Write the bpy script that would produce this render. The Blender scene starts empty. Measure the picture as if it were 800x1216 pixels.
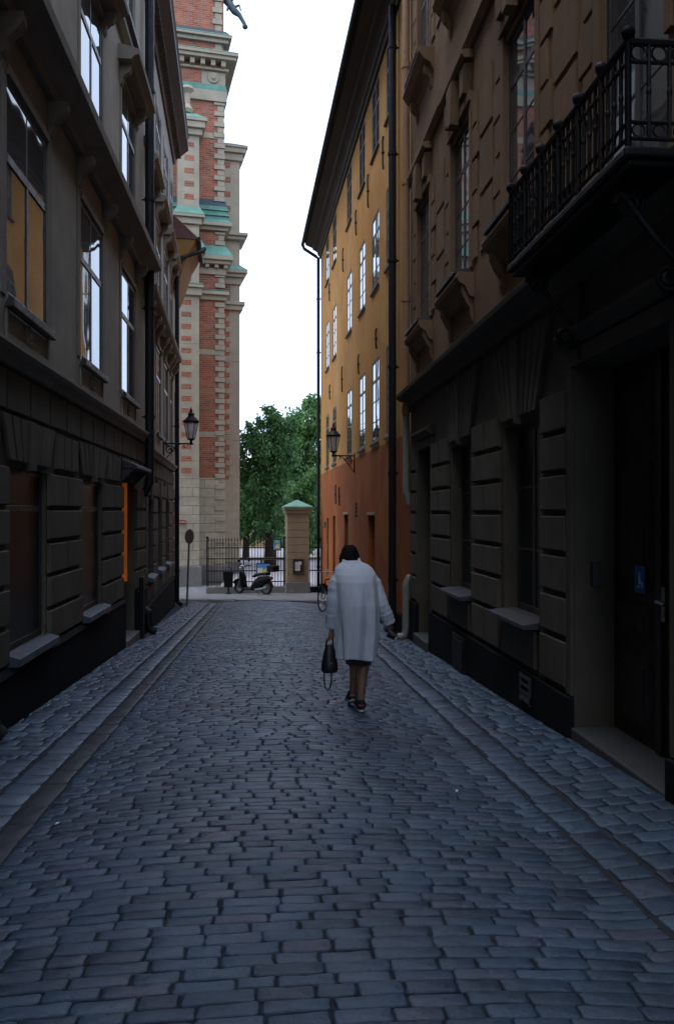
import bpy, bmesh, math, random
import numpy as np
from mathutils import Vector, Matrix
R = random.Random(7)
C = bpy.context.scene.collection
EYE = 1.55
# ------------------------------------------------------------------ helpers
CLUSTERED = {'cap','cornice','window_surround','door_surround','plinth','downpipe_foot','copper_flashing','dark_flashing','apron','pipe_shoe','clamp','quoin_stones','brick_insert','mudguard','console'}
class MB:
    def __init__(s): s.v = []; s.f = []; s.m = []; s.mi = 0
    def add(s, vs, fs):
        b = len(s.v); s.v += [tuple(p) for p in vs]
        for f in fs: s.f.append([i + b for i in f]); s.m.append(s.mi)
    def box(s, x0, x1, y0, y1, z0, z1):
        x0, x1 = min(x0, x1), max(x0, x1); y0, y1 = min(y0, y1), max(y0, y1); z0, z1 = min(z0, z1), max(z0, z1)
        s.add([(x0,y0,z0),(x1,y0,z0),(x1,y1,z0),(x0,y1,z0),(x0,y0,z1),(x1,y0,z1),(x1,y1,z1),(x0,y1,z1)],
              [(3,2,1,0),(4,5,6,7),(0,1,5,4),(1,2,6,5),(2,3,7,6),(3,0,4,7)])
    def prism(s, poly, ext):                       # poly: 3-D points, ext: vector
        n = len(poly); e = Vector(ext)
        s.add([Vector(p) for p in poly] + [Vector(p) + e for p in poly],
              [list(range(n))[::-1], list(range(n, 2*n))] + [(i, (i+1) % n, n + (i+1) % n, n + i) for i in range(n)])
    def frustum(s, a, b):                          # two rings of the same count
        n = len(a)
        s.add(list(a) + list(b), [list(range(n))[::-1], list(range(n, 2*n))] + [(i, (i+1) % n, n + (i+1) % n, n + i) for i in range(n)])
    def loft(s, rings, closed=True, cap=True):
        n = len(rings[0]); vs = [p for r in rings for p in r]; fs = []
        for k in range(len(rings)-1):
            for i in range(n if closed else n-1):
                j = (i+1) % n
                fs.append((k*n+i, k*n+j, (k+1)*n+j, (k+1)*n+i))
        if cap: fs.append(list(range(n))[::-1]); fs.append([(len(rings)-1)*n + i for i in range(n)])
        s.add(vs, fs)
    def tube(s, pts, r, n=8, cap=True, flat=1.0):
        pts = [Vector(p) for p in pts]; rs = r if isinstance(r, (list, tuple)) else [r]*len(pts)
        rings = []; up = None
        for i, p in enumerate(pts):
            d = (pts[min(i+1, len(pts)-1)] - pts[max(i-1, 0)])
            d = d.normalized() if d.length > 1e-9 else Vector((0,0,1))
            if up is None:
                up = d.orthogonal().normalized()
            up = (up - d*up.dot(d)); up = up.normalized() if up.length > 1e-6 else d.orthogonal().normalized()
            w = d.cross(up)
            rings.append([p + up*(math.cos(2*math.pi*k/n)*rs[i]) + w*(math.sin(2*math.pi*k/n)*rs[i]*flat) for k in range(n)])
        s.loft(rings, True, cap)
    def ring_tube(s, c, ax, R_, r, n=28, m=8):      # torus
        ax = Vector(ax).normalized(); u = ax.orthogonal().normalized(); w = ax.cross(u); c = Vector(c)
        vs = []; fs = []
        for i in range(n):
            a = 2*math.pi*i/n; d = u*math.cos(a) + w*math.sin(a)
            for j in range(m):
                b = 2*math.pi*j/m
                vs.append(c + d*(R_ + r*math.cos(b)) + ax*(r*math.sin(b)))
        for i in range(n):
            for j in range(m):
                fs.append((i*m+j, ((i+1) % n)*m+j, ((i+1) % n)*m+(j+1) % m, i*m+(j+1) % m))
        s.add(vs, fs)
    def lathe(s, prof, c=(0,0,0), n=12, ax='z', rot=0.0):
        rings = []
        for r, h in prof:
            rg = []
            for k in range(n):
                a = 2*math.pi*k/n + rot
                if ax == 'z': rg.append((c[0]+r*math.cos(a), c[1]+r*math.sin(a), c[2]+h))
                elif ax == 'x': rg.append((c[0]+h, c[1]+r*math.cos(a), c[2]+r*math.sin(a)))
                else: rg.append((c[0]+r*math.cos(a), c[1]+h, c[2]+r*math.sin(a)))
            rings.append(rg)
        s.loft(rings)
    def ball(s, c, r, n=12, m=8):
        if not isinstance(r, (tuple, list)): r = (r, r, r)
        rings = []
        for k in range(1, m):
            t = math.pi*k/m
            rings.append([(c[0]+r[0]*math.sin(t)*math.cos(2*math.pi*i/n), c[1]+r[1]*math.sin(t)*math.sin(2*math.pi*i/n), c[2]-r[2]*math.cos(t)) for i in range(n)])
        s.loft(rings)
    def clusters(s, tol=.03):                       # groups of shapes whose bounds touch
        n = len(s.v); par = list(range(n))
        def find(i):
            while par[i] != i: par[i] = par[par[i]]; i = par[i]
            return i
        for f in s.f:
            for i in f[1:]: par[find(i)] = find(f[0])
        comp = {}
        for i in range(n): comp.setdefault(find(i), []).append(i)
        keys = list(comp); bb = []
        for k in keys:
            P = [s.v[i] for i in comp[k]]
            bb.append(([min(p[a] for p in P)-tol/2 for a in range(3)], [max(p[a] for p in P)+tol/2 for a in range(3)]))
        g = list(range(len(keys)))
        def fg(i):
            while g[i] != i: i = g[i]
            return i
        for i in range(len(keys)):
            for j in range(i):
                if all(bb[i][0][a] <= bb[j][1][a] and bb[j][0][a] <= bb[i][1][a] for a in range(3)): g[fg(i)] = fg(j)
        root = {k: fg(i) for i, k in enumerate(keys)}; out = {}
        for fi, f in enumerate(s.f): out.setdefault(root[find(f[0])], []).append(fi)
        res = []
        for fl in out.values():
            m = MB(); mp = {}
            for fi in fl:
                ff = []
                for i in s.f[fi]:
                    if i not in mp: mp[i] = len(m.v); m.v.append(s.v[i])
                    ff.append(mp[i])
                m.f.append(ff); m.m.append(s.m[fi])
            res.append(m)
        return res
    def build(s, name, mat, parent=None, bevel=0.0, smooth=False, loc=None, recalc=True, doubles=0.0):
        if parent and name in CLUSTERED and not getattr(s, 'one', False):
            for m in s.clusters(): m.one = True; o = m.build(name, mat, parent, bevel, smooth, loc, recalc, doubles)
            return o
        me = bpy.data.meshes.new(name); me.from_pydata(s.v, [], s.f); 
        for m in (mat if isinstance(mat, (list, tuple)) else [mat]): me.materials.append(m)
        if any(s.m):
            me.polygons.foreach_set('material_index', s.m)
        if recalc:
            bm = bmesh.new(); bm.from_mesh(me)
            if doubles: bmesh.ops.remove_doubles(bm, verts=bm.verts, dist=doubles)
            bmesh.ops.recalc_face_normals(bm, faces=bm.faces); bm.to_mesh(me); bm.free()
        if smooth: me.polygons.foreach_set('use_smooth', [True]*len(me.polygons))
        me.update()
        return link(name, me, parent, bevel, loc)
def link(name, me, parent=None, bevel=0.0, loc=None):
    o = bpy.data.objects.new(name, me); C.objects.link(o)
    if parent: o.parent = parent
    if loc: o.location = loc
    if bevel:
        b = o.modifiers.new('Bevel', 'BEVEL'); b.width = bevel; b.segments = 2; b.limit_method = 'ANGLE'; b.angle_limit = math.radians(40)
    return o
def thing(name, label, cat, loc=(0,0,0), rz=0.0, group=None):
    o = bpy.data.objects.new(name, None); C.objects.link(o); o.location = loc; o.rotation_euler = (0,0,rz)
    return tag(o, label, cat, group)
def tag(o, label, cat, group=None):
    o['label'] = label; o['category'] = cat
    if group: o['group'] = group
    return o
def struct(o): o['kind'] = 'structure'; return o
def gz(y):
    if y <= 24: return -0.045*y
    if y <= 31: return -1.08 - 0.06*(y-24)
    return -1.5
# ------------------------------------------------------------------ materials
def newmat(name):
    m = bpy.data.materials.new(name); m.use_nodes = True; nt = m.node_tree
    return m, nt, nt.nodes['Principled BSDF']
def ramp(nt, fac, stops):
    n = nt.nodes.new('ShaderNodeValToRGB'); cr = n.color_ramp
    while len(cr.elements) < len(stops): cr.elements.new(0.5)
    for e, (p, c) in zip(cr.elements, stops): e.position = p; e.color = (*c, 1)
    nt.links.new(fac, n.inputs[0]); return n.outputs[0]
def noise(nt, vec, scale, detail=5, rough=0.6, dist=0.0):
    n = nt.nodes.new('ShaderNodeTexNoise'); n.inputs['Scale'].default_value = scale; n.inputs['Detail'].default_value = detail
    n.inputs['Roughness'].default_value = rough; n.inputs['Distortion'].default_value = dist
    if vec is not None: nt.links.new(vec, n.inputs['Vector'])
    return n.outputs['Fac']
def mix(nt, fac, a, b, mode='MIX'):
    n = nt.nodes.new('ShaderNodeMix'); n.data_type = 'RGBA'; n.blend_type = mode
    for sock, val in ((n.inputs[0], fac), (n.inputs[6], a), (n.inputs[7], b)):
        if isinstance(val, (int, float)): sock.default_value = val
        elif isinstance(val, tuple): sock.default_value = (*val, 1)
        else: nt.links.new(val, sock)
    return n.outputs[2]
def objvec(nt, stretch=None):
    t = nt.nodes.new('ShaderNodeTexCoord'); v = t.outputs['Object']
    if stretch:
        mp = nt.nodes.new('ShaderNodeMapping'); mp.inputs['Scale'].default_value = stretch; nt.links.new(v, mp.inputs[0]); v = mp.outputs[0]
    return v
def bump(nt, p, h, strength, dist=0.01, prev=None):
    b = nt.nodes.new('ShaderNodeBump'); b.inputs['Strength'].default_value = strength; b.inputs['Distance'].default_value = dist
    nt.links.new(h, b.inputs['Height'])
    if prev is not None: nt.links.new(prev, b.inputs['Normal'])
    nt.links.new(b.outputs[0], p.inputs['Normal']); return b.outputs[0]
def plaster(name, col, dark, rough=0.9, scale=1.2, bstr=0.25, streak=0.5, spec=0.25, patch=None):
    m, nt, p = newmat(name); v = objvec(nt)
    a = noise(nt, v, scale, 8, 0.65); b = noise(nt, objvec(nt, (2.2, 2.2, 0.22)), 1.6, 6, 0.6)
    c1 = mix(nt, ramp(nt, a, [(0.35, (0,0,0)), (0.7, (1,1,1))]), dark, col)
    c2 = mix(nt, ramp(nt, b, [(0.35, (streak,)*3), (0.6, (0,0,0))]), c1, dark)
    if patch:
        c2 = mix(nt, ramp(nt, noise(nt, v, .55, 9, .62, .6), [(0.52, (0,0,0)), (0.57, (.38,)*3)]), c2, patch)
        c2 = mix(nt, ramp(nt, noise(nt, objvec(nt, (1.5,1.5,.12)), 2.4, 5, .6), [(0.55, (0,0,0)), (0.68, (.4,)*3)]), c2, tuple(x*.55 for x in dark))
    f = noise(nt, v, 60, 3)
    c3 = mix(nt, 0.25, c2, ramp(nt, f, [(0.3, dark), (0.7, col)]))
    nt.links.new(c3, p.inputs['Base Color']); p.inputs['Roughness'].default_value = rough; p.inputs['Specular IOR Level'].default_value = spec
    n1 = bump(nt, p, noise(nt, v, 35, 6, 0.7), bstr, 0.012)
    bump(nt, p, noise(nt, v, 3, 4), bstr*0.8, 0.03, n1)
    return m
def paint(name, col, rough=0.45, var=0.25, metal=0.0, spec=0.5):
    m, nt, p = newmat(name); v = objvec(nt); a = noise(nt, v, 9, 6, 0.7)
    nt.links.new(mix(nt, ramp(nt, a, [(0.3, (0,0,0)), (0.7, (1,1,1))]), tuple(c*(1-var) for c in col), col), p.inputs['Base Color'])
    nt.links.new(ramp(nt, a, [(0.3, (min(1, rough+0.15),)*3), (0.7, (max(0.05, rough-0.1),)*3)]), p.inputs['Roughness'])
    p.inputs['Metallic'].default_value = metal; p.inputs['Specular IOR Level'].default_value = spec
    bump(nt, p, noise(nt, v, 45, 4), 0.1, 0.004)
    return m
def tinted(name, stops, rough, bscale, bstr, attr='tint', spec=0.5, moss=None):
    m, nt, p = newmat(name); v = objvec(nt)
    at = nt.nodes.new('ShaderNodeAttribute'); at.attribute_name = attr
    base = ramp(nt, at.outputs['Fac'], stops)
    g = noise(nt, v, bscale, 6, 0.7)
    c = mix(nt, 0.55, base, ramp(nt, g, [(0.25, (0.25,)*3), (0.75, (1.0,)*3)]), 'MULTIPLY')
    c = mix(nt, ramp(nt, noise(nt, v, 0.8, 6, .7), [(0.42, (0,0,0)), (0.7, (0.6,)*3)]), c, (0.026, 0.031, 0.040))
    c = mix(nt, ramp(nt, noise(nt, v, 3.1, 6, .75), [(0.55, (0,0,0)), (0.72, (0.35,)*3)]), c, (0.11, 0.15, 0.215))
    nt.links.new(c, p.inputs['Base Color'])
    nt.links.new(ramp(nt, noise(nt, v, 2.3, 6, 0.7), [(0.3, (rough-0.16,)*3), (0.7, (rough+0.2,)*3)]), p.inputs['Roughness'])
    p.inputs['Specular IOR Level'].default_value = spec
    n1 = bump(nt, p, g, bstr, 0.006); bump(nt, p, noise(nt, v, bscale*0.22, 4), bstr, 0.012, n1)
    return m
def brickmat(name, c1, c2, mortar, bw, bh, mort, bstr=0.5, rough=0.85):
    m, nt, p = newmat(name); t = nt.nodes.new('ShaderNodeTexCoord'); sx = nt.nodes.new('ShaderNodeSeparateXYZ'); nt.links.new(t.outputs['Object'], sx.inputs[0])
    ad = nt.nodes.new('ShaderNodeMath'); nt.links.new(sx.outputs[0], ad.inputs[0]); nt.links.new(sx.outputs[1], ad.inputs[1])
    cb = nt.nodes.new('ShaderNodeCombineXYZ'); nt.links.new(ad.outputs[0], cb.inputs[0]); nt.links.new(sx.outputs[2], cb.inputs[1])
    br = nt.nodes.new('ShaderNodeTexBrick'); nt.links.new(cb.outputs[0], br.inputs[0]); br.inputs['Scale'].default_value = 1.0
    br.inputs['Brick Width'].default_value = bw; br.inputs['Row Height'].default_value = bh; br.inputs['Mortar Size'].default_value = mort
    br.inputs['Color1'].default_value = (*c1, 1); br.inputs['Color2'].default_value = (*c2, 1); br.inputs['Mortar'].default_value = (*mortar, 1); br.inputs['Bias'].default_value = 0.0
    v = t.outputs['Object']
    c = mix(nt, 0.5, br.outputs[0], ramp(nt, noise(nt, v, 2.2, 8, 0.75), [(0.3, (0.45,)*3), (0.7, (1.25,)*3)]), 'MULTIPLY')
    c = mix(nt, ramp(nt, noise(nt, v, 4.5, 6), [(0.62, (0,0,0)), (0.8, (0.6,)*3)]), c, mortar)
    nt.links.new(c, p.inputs['Base Color']); p.inputs['Roughness'].default_value = rough; p.inputs['Specular IOR Level'].default_value = 0.2
    inv = nt.nodes.new('ShaderNodeMath'); inv.operation = 'SUBTRACT'; inv.inputs[0].default_value = 1; nt.links.new(br.outputs['Fac'], inv.inputs[1])
    n1 = bump(nt, p, inv.outputs[0], bstr, 0.015); bump(nt, p, noise(nt, v, 25, 5), 0.25, 0.01, n1)
    return m
def glassmat(name, col=(0.02,0.025,0.03), wav=0.05, rough=0.02, spec=0.7):
    m, nt, p = newmat(name); v = objvec(nt)
    nt.links.new(mix(nt, ramp(nt, noise(nt, v, 1.3, 3), [(0.35, (0,0,0)), (0.7, (1,1,1))]), tuple(c*0.5 for c in col), col), p.inputs['Base Color'])
    p.inputs['Roughness'].default_value = rough; p.inputs['Specular IOR Level'].default_value = spec; p.inputs['IOR'].default_value = 1.55
    bump(nt, p, noise(nt, v, 2.2, 0), wav, 0.05)
    return m
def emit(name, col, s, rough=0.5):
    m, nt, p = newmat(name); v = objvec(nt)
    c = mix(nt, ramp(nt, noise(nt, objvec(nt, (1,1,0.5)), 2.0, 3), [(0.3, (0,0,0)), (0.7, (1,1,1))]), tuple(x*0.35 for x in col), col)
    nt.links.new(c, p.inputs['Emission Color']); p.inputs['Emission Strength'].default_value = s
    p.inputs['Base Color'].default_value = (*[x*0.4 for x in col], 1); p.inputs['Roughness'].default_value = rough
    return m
M = {}
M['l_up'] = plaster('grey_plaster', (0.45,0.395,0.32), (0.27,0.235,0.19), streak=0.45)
M['l_trim'] = plaster('grey_trim', (0.35,0.31,0.255), (0.21,0.185,0.15), streak=0.5)
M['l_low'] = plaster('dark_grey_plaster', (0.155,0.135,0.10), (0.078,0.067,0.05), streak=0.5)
M['l2_up'] = plaster('pale_plaster', (0.42,0.39,0.34), (0.27,0.245,0.21), streak=0.5)
M['plinth'] = plaster('black_plinth', (0.018,0.019,0.021), (0.011,0.011,0.012), rough=0.85, streak=0.4, spec=0.08)
M['r_up'] = plaster('brown_plaster', (0.28,0.172,0.098), (0.155,0.094,0.055), streak=0.55)
M['r_low'] = plaster('umber_stone', (0.135,0.118,0.09), (0.07,0.06,0.047), streak=0.5)
M['ochre'] = plaster('ochre_plaster', (0.58,0.305,0.088), (0.40,0.195,0.058), scale=0.9, streak=0.7, patch=(0.58,0.36,0.16))
M['orange'] = plaster('orange_plaster', (0.40,0.118,0.026), (0.24,0.068,0.02), scale=0.9, streak=0.7, patch=(0.44,0.19,0.07))
M['eave'] = plaster('eave_boards', (0.075,0.06,0.045), (0.045,0.036,0.028), rough=0.75)
M['eave_l'] = plaster('brown_eave_boards', (0.13,0.095,0.065), (0.07,0.05,0.035), rough=0.75)
M['soffit'] = plaster('ochre_soffit', (0.36,0.20,0.06), (0.24,0.125,0.04))
M['redroof'] = paint('red_sheet_roof', (0.12,0.03,0.02), 0.5)
M['roof'] = paint('black_sheet_roof', (0.03,0.03,0.035), 0.5)
M['iron'] = paint('black_iron', (0.010,0.010,0.011), 0.55, spec=.22)
M['pipe'] = paint('black_pipe', (0.010,0.010,0.013), 0.55, spec=.3)
M['pipe_c'] = paint('cream_pipe', (0.27,0.255,0.215), 0.5)
M['pipe_o'] = paint('plaster_coloured_pipe', (0.36,0.20,0.11), 0.5)
M['wood'] = paint('dark_wood', (0.035,0.024,0.018), 0.4, 0.4)
M['gdoor'] = paint('grey_green_door', (0.075,0.08,0.075), 0.5)
M['fr_l'] = paint('blue_grey_frame', (0.10,0.105,0.125), 0.4)
M['fr_y'] = paint('grey_brown_frame', (0.13,0.115,0.10), 0.5)
M['fr_d'] = paint('dark_frame', (0.05,0.045,0.05), 0.45)
M['glass'] = glassmat('window_glass', (0.12,0.115,0.11), wav=.035, spec=.5)
M['glass_y'] = glassmat('old_window_glass', (0.10,0.11,0.125), 0.05)
M['glass_d'] = glassmat('dark_shop_glass', (0.022,0.028,0.028), 0.08, .3, .08)
M['sillzinc'] = paint('zinc_sill', (0.09,0.098,0.12), 0.4, 0.3, 0.3)
M['silldark'] = paint('dark_sill', (0.05,0.04,0.035), 0.5)
M['lit'] = emit('orange_glow', (1.0,0.24,0.035), 0.12)
M['brick'] = brickmat('red_brick', (0.41,0.135,0.075), (0.25,0.08,0.048), (0.30,0.215,0.165), 0.27, 0.085, 0.011)
M['stone'] = plaster('sandstone', (0.43,0.37,0.275), (0.29,0.25,0.185), rough=0.85, scale=1.5, streak=0.5)
M['ashlar'] = brickmat('ashlar', (0.46,0.41,0.315), (0.39,0.345,0.265), (0.21,0.185,0.15), 0.85, 0.36, 0.012, 0.4)
M['granite'] = plaster('granite', (0.22,0.215,0.205), (0.13,0.125,0.12), rough=0.7, scale=2.5)
M['pillar'] = plaster('pillar_sandstone', (0.34,0.265,0.17), (0.22,0.17,0.11), scale=2.0)
M['copper'] = plaster('verdigris_copper', (0.17,0.36,0.28), (0.08,0.18,0.145), rough=0.6, scale=2.0, streak=0.8)
M['copper_d'] = plaster('dark_copper', (0.045,0.085,0.10), (0.025,0.04,0.05), rough=0.5, scale=3.0)
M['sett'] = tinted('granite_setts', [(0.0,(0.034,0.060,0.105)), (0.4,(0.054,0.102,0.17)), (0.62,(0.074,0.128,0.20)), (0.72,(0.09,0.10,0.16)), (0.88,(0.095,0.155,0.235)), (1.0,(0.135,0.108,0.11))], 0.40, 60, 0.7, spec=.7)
M['slab'] = tinted('granite_slabs', [(0.0,(0.07,0.10,0.15)), (0.5,(0.105,0.145,0.21)), (1.0,(0.16,0.205,0.28))], 0.38, 70, 0.4)
M['joint'] = plaster('joint_sand', (0.05,0.052,0.056), (0.024,0.025,0.027), rough=0.95, scale=6)
M['band'] = plaster('smooth_gutter_stone', (0.085,0.092,0.108), (0.05,0.053,0.062), rough=0.45, scale=3)
M['gravel'] = plaster('pale_gravel', (0.36,0.33,0.35), (0.27,0.25,0.265), scale=4, rough=0.95)
M['earth'] = plaster('earth', (0.10,0.09,0.07), (0.06,0.055,0.045))
M['step'] = plaster('dark_step_stone', (0.085,0.088,0.092), (0.05,0.05,0.055), rough=0.6, scale=4)
M['sill_r'] = paint('dull_sheet_sill', (0.05,0.047,0.054), 0.5)
M['tanwall'] = plaster('tan_wall', (0.50,0.36,0.20), (0.36,0.26,0.15))
M['brown'] = paint('brown_timber', (0.14,0.085,0.05), 0.6)
M['coat'] = None
def leafmat(name, a, b):
    m, nt, p = newmat(name); at = nt.nodes.new('ShaderNodeAttribute'); at.attribute_name = 'tint'
    c = ramp(nt, at.outputs['Fac'], [(0.0, a), (1.0, b)])
    nt.links.new(c, p.inputs['Base Color']); p.inputs['Roughness'].default_value = 0.45; p.inputs['Specular IOR Level'].default_value = 0.4
    tr = nt.nodes.new('ShaderNodeBsdfTranslucent'); nt.links.new(c, tr.inputs[0])
    mx = nt.nodes.new('ShaderNodeMixShader'); mx.inputs[0].default_value = 0.3
    nt.links.new(p.outputs[0], mx.inputs[1]); nt.links.new(tr.outputs[0], mx.inputs[2]); nt.links.new(mx.outputs[0], nt.nodes['Material Output'].inputs[0])
    return m
M['leaf_d'] = leafmat('dark_leaves', (0.042,0.115,0.04), (0.125,0.275,0.085))
M['leaf_l'] = leafmat('light_leaves', (0.065,0.16,0.05), (0.17,0.34,0.10))
M['bark'] = plaster('bark', (0.07,0.055,0.04), (0.04,0.03,0.022), scale=6, bstr=0.6)
M['black'] = paint('black_plastic', (0.006,0.006,0.007), 0.65, spec=.15)
M['tyre'] = paint('tyre_rubber', (0.018,0.018,0.018), 0.8)
M['chrome'] = paint('worn_metal', (0.45,0.45,0.46), 0.3, 0.2, 0.9)
M['seat'] = paint('vinyl_seat', (0.010,0.009,0.009), 0.7, spec=.15)
M['white'] = paint('white_paper', (0.72,0.72,0.74), 0.8, 0.1)
M['pblue'] = paint('printed_blue', (0.10,0.30,0.62), 0.5, 0.1)
M['pyellow'] = paint('printed_yellow', (0.75,0.62,0.08), 0.5, 0.1)
M['pgreen'] = paint('printed_green', (0.10,0.30,0.10), 0.5, 0.1)
M['sblue'] = paint('sticker_blue', (0.03,0.12,0.42), 0.4, 0.1)
M['red'] = paint('red_enamel', (0.30,0.02,0.025), 0.4)
M['grey'] = paint('galvanised_grey', (0.16,0.165,0.17), 0.45, 0.3, 0.5)
M['tail'] = paint('red_lens', (0.35,0.02,0.02), 0.2)
def lampglass():
    m, nt, p = newmat('lantern_glass'); p.inputs['Base Color'].default_value = (0.75,0.78,0.76,1); p.inputs['Roughness'].default_value = 0.12
    a = noise(nt, objvec(nt), 6, 3); nt.links.new(ramp(nt, a, [(0.3,(0.7,0.72,0.7)), (0.7,(0.85,0.87,0.85))]), p.inputs['Base Color'])
    tr = nt.nodes.new('ShaderNodeBsdfTransparent'); mx = nt.nodes.new('ShaderNodeMixShader'); mx.inputs[0].default_value = 0.55
    nt.links.new(p.outputs[0], mx.inputs[1]); nt.links.new(tr.outputs[0], mx.inputs[2]); nt.links.new(mx.outputs[0], nt.nodes['Material Output'].inputs[0]); return m
M['lglass'] = lampglass()

# ------------------------------------------------------------------ ground
def set_tint(me, vals):
    a = me.attributes.new('tint', 'FLOAT', 'POINT'); a.data.foreach_set('value', vals)
def surf(x, y):                                     # cross fall: crowned road, shallow gutters, pavements rising to the walls
    z = gz(y)
    if x < -1.42: z += -0.035 + 0.05*min(1, (-1.42-x)/0.9)
    elif x > 1.49: z += -0.035 + 0.05*min(1, (x-1.49)/0.9)
    else: z += -0.035 + 0.06*(1-((x-0.03)/1.46)**2)
    return z
g = MB()
ys = [-60,-30,-14] + [i for i in range(-8, 36)] + [40,50,65,90,150,300,700]
xs = [-500,-120,-40,-12,-5,-3,-2.3,-1.75,-1.5,-1.42,-1.3,-1,-.7,-.35,0,.35,.7,1.1,1.35,1.49,1.6,1.9,2.5,3,5,12,40,120,500]
for y in ys:
    for x in xs: g.v.append((x, y, (surf(x, y) if -2.4 < x < 2.6 and y < 29 else gz(y)) - 0.012))
n = len(xs)
for j in range(len(ys)-1):
    for i in range(n-1): g.f.append([j*n+i, j*n+i+1, (j+1)*n+i+1, (j+1)*n+i]); g.m.append(0)
struct(g.build('ground', M['joint'], recalc=False, smooth=True))

class Stones:
    def __init__(s): s.v = []; s.f = []; s.t = []
    def stone(s, pts, t, dome=0.001, n_up=0.0, inset=0.007, tilt=0.012):
        # pts: corner polygon (x, y) ccw; subdivided outline, rounded and jittered
        k = len(pts); out = []
        cx = sum(p[0] for p in pts)/k; cy = sum(p[1] for p in pts)/k
        for i in range(k):
            a = pts[i]; b = pts[(i+1) % k]
            for f in ((0.07, 0.5, 0.93)):
                x = a[0]+(b[0]-a[0])*f; y = a[1]+(b[1]-a[1])*f
                if f == 0.5: x += R.uniform(-.005,.005); y += R.uniform(-.006,.006)
                out.append((x, y))
        base = len(s.v); m = len(out); tx = R.uniform(-tilt, tilt); ty = R.uniform(-tilt, tilt); h = R.uniform(-.003, .0035) + n_up
        def Z(x, y): return surf(x, y) + h + (x-cx)*tx + (y-cy)*ty
        for (sc, dz) in ((0.0, -0.05), (0.0, -0.009), (inset*0.4, -0.0025), (inset*1.1, 0.0)):
            for (x, y) in out:
                d = math.hypot(x-cx, y-cy) or 1; q = max(0.2, 1 - sc/d*1.3)
                X = cx+(x-cx)*q; Y = cy+(y-cy)*q
                s.v.append((X, Y, Z(X, Y)+dz+R.uniform(-.0012,.0012)))
        s.v.append((cx, cy, Z(cx, cy)+dome))
        for r in range(3):
            for i in range(m):
                j = (i+1) % m; s.f.append((base+r*m+i, base+r*m+j, base+(r+1)*m+j, base+(r+1)*m+i))
        for i in range(m): s.f.append((base+3*m+i, base+3*m+(i+1) % m, base+4*m))
        s.t += [t]*(4*m+1)
    def build(s, name, mat):
        me = bpy.data.meshes.new(name); me.from_pydata(s.v, [], s.f); me.materials.append(mat); set_tint(me, s.t)
        me.polygons.foreach_set('use_smooth', [True]*len(me.polygons)); me.update(); return struct(link(name, me))
def wave(x, y): return 0.03*math.sin(x*1.1+y*.35) + 0.012*math.sin(x*2.7-y*.8+1)
def lay(st, xa, xb, y0, y1, dmin, dmax, wmin, wmax, gap, bend=1.0, tfun=None, **kw):
    y = y0
    while y < y1:
        d = R.uniform(dmin, dmax); x = xa + R.uniform(0, .02); ph = R.uniform(0, 6); first = True
        while x < xb - 0.04:
            w = R.uniform(wmin, wmax)
            if first: w *= R.uniform(0.4, 1.0); first = False
            if xb - (x + w) < wmin*0.55: w = xb - x
            def P(px, py): return (px + R.uniform(-.0045,.0045), py + bend*wave(px, y) + R.uniform(-.0038,.0038))
            g = gap*R.uniform(.6, 1.5)*.5
            t = tfun(x, y) if tfun else min(.9, max(0, R.gauss(.45, .2)))
            dd = d*R.uniform(-.05,.05)
            st.stone([P(x+g, y+g+dd), P(x+w-g, y+g+dd), P(x+w-g, y+d-g+dd*.5), P(x+g, y+d-g+dd*.5)], t, **kw)
            x += w
        y += d
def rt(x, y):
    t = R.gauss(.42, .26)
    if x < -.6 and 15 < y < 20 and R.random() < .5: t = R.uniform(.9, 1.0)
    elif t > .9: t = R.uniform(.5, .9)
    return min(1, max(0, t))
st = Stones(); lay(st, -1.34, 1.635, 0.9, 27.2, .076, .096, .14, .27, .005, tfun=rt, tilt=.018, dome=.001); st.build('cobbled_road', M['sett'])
st = Stones(); lay(st, -2.28, -1.73, 2.0, 25.5, .13, .20, .12, .26, .013, .4, n_up=.004); st.build('pavement', M['slab'])
st = Stones(); lay(st, 1.86, 2.46, 1.5, 23.0, .13, .20, .13, .27, .014, .4, n_up=.004, tfun=lambda x, y: min(1, max(0, R.gauss(.35,.2)))); st.build('pavement', M['sett'])
st = Stones(); lay(st, -1.715, -1.505, 2.0, 25.5, .15, .28, .3, .4, .01, .1, dome=.002, n_up=.002)
st.build('kerb_stones', M['slab'])
st = Stones(); lay(st, 1.645, 1.85, 1.5, 23.6, .13, .22, .3, .4, .009, .1, dome=.001, n_up=.001, tilt=.02); st.build('kerb_setts', M['sett'])
st = Stones(); lay(st, -1.50, -1.345, 2.0, 25.5, .3, .55, .3, .4, .006, .1, dome=.0, n_up=-.004)
st.build('road_gutter', M['band'])
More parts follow.
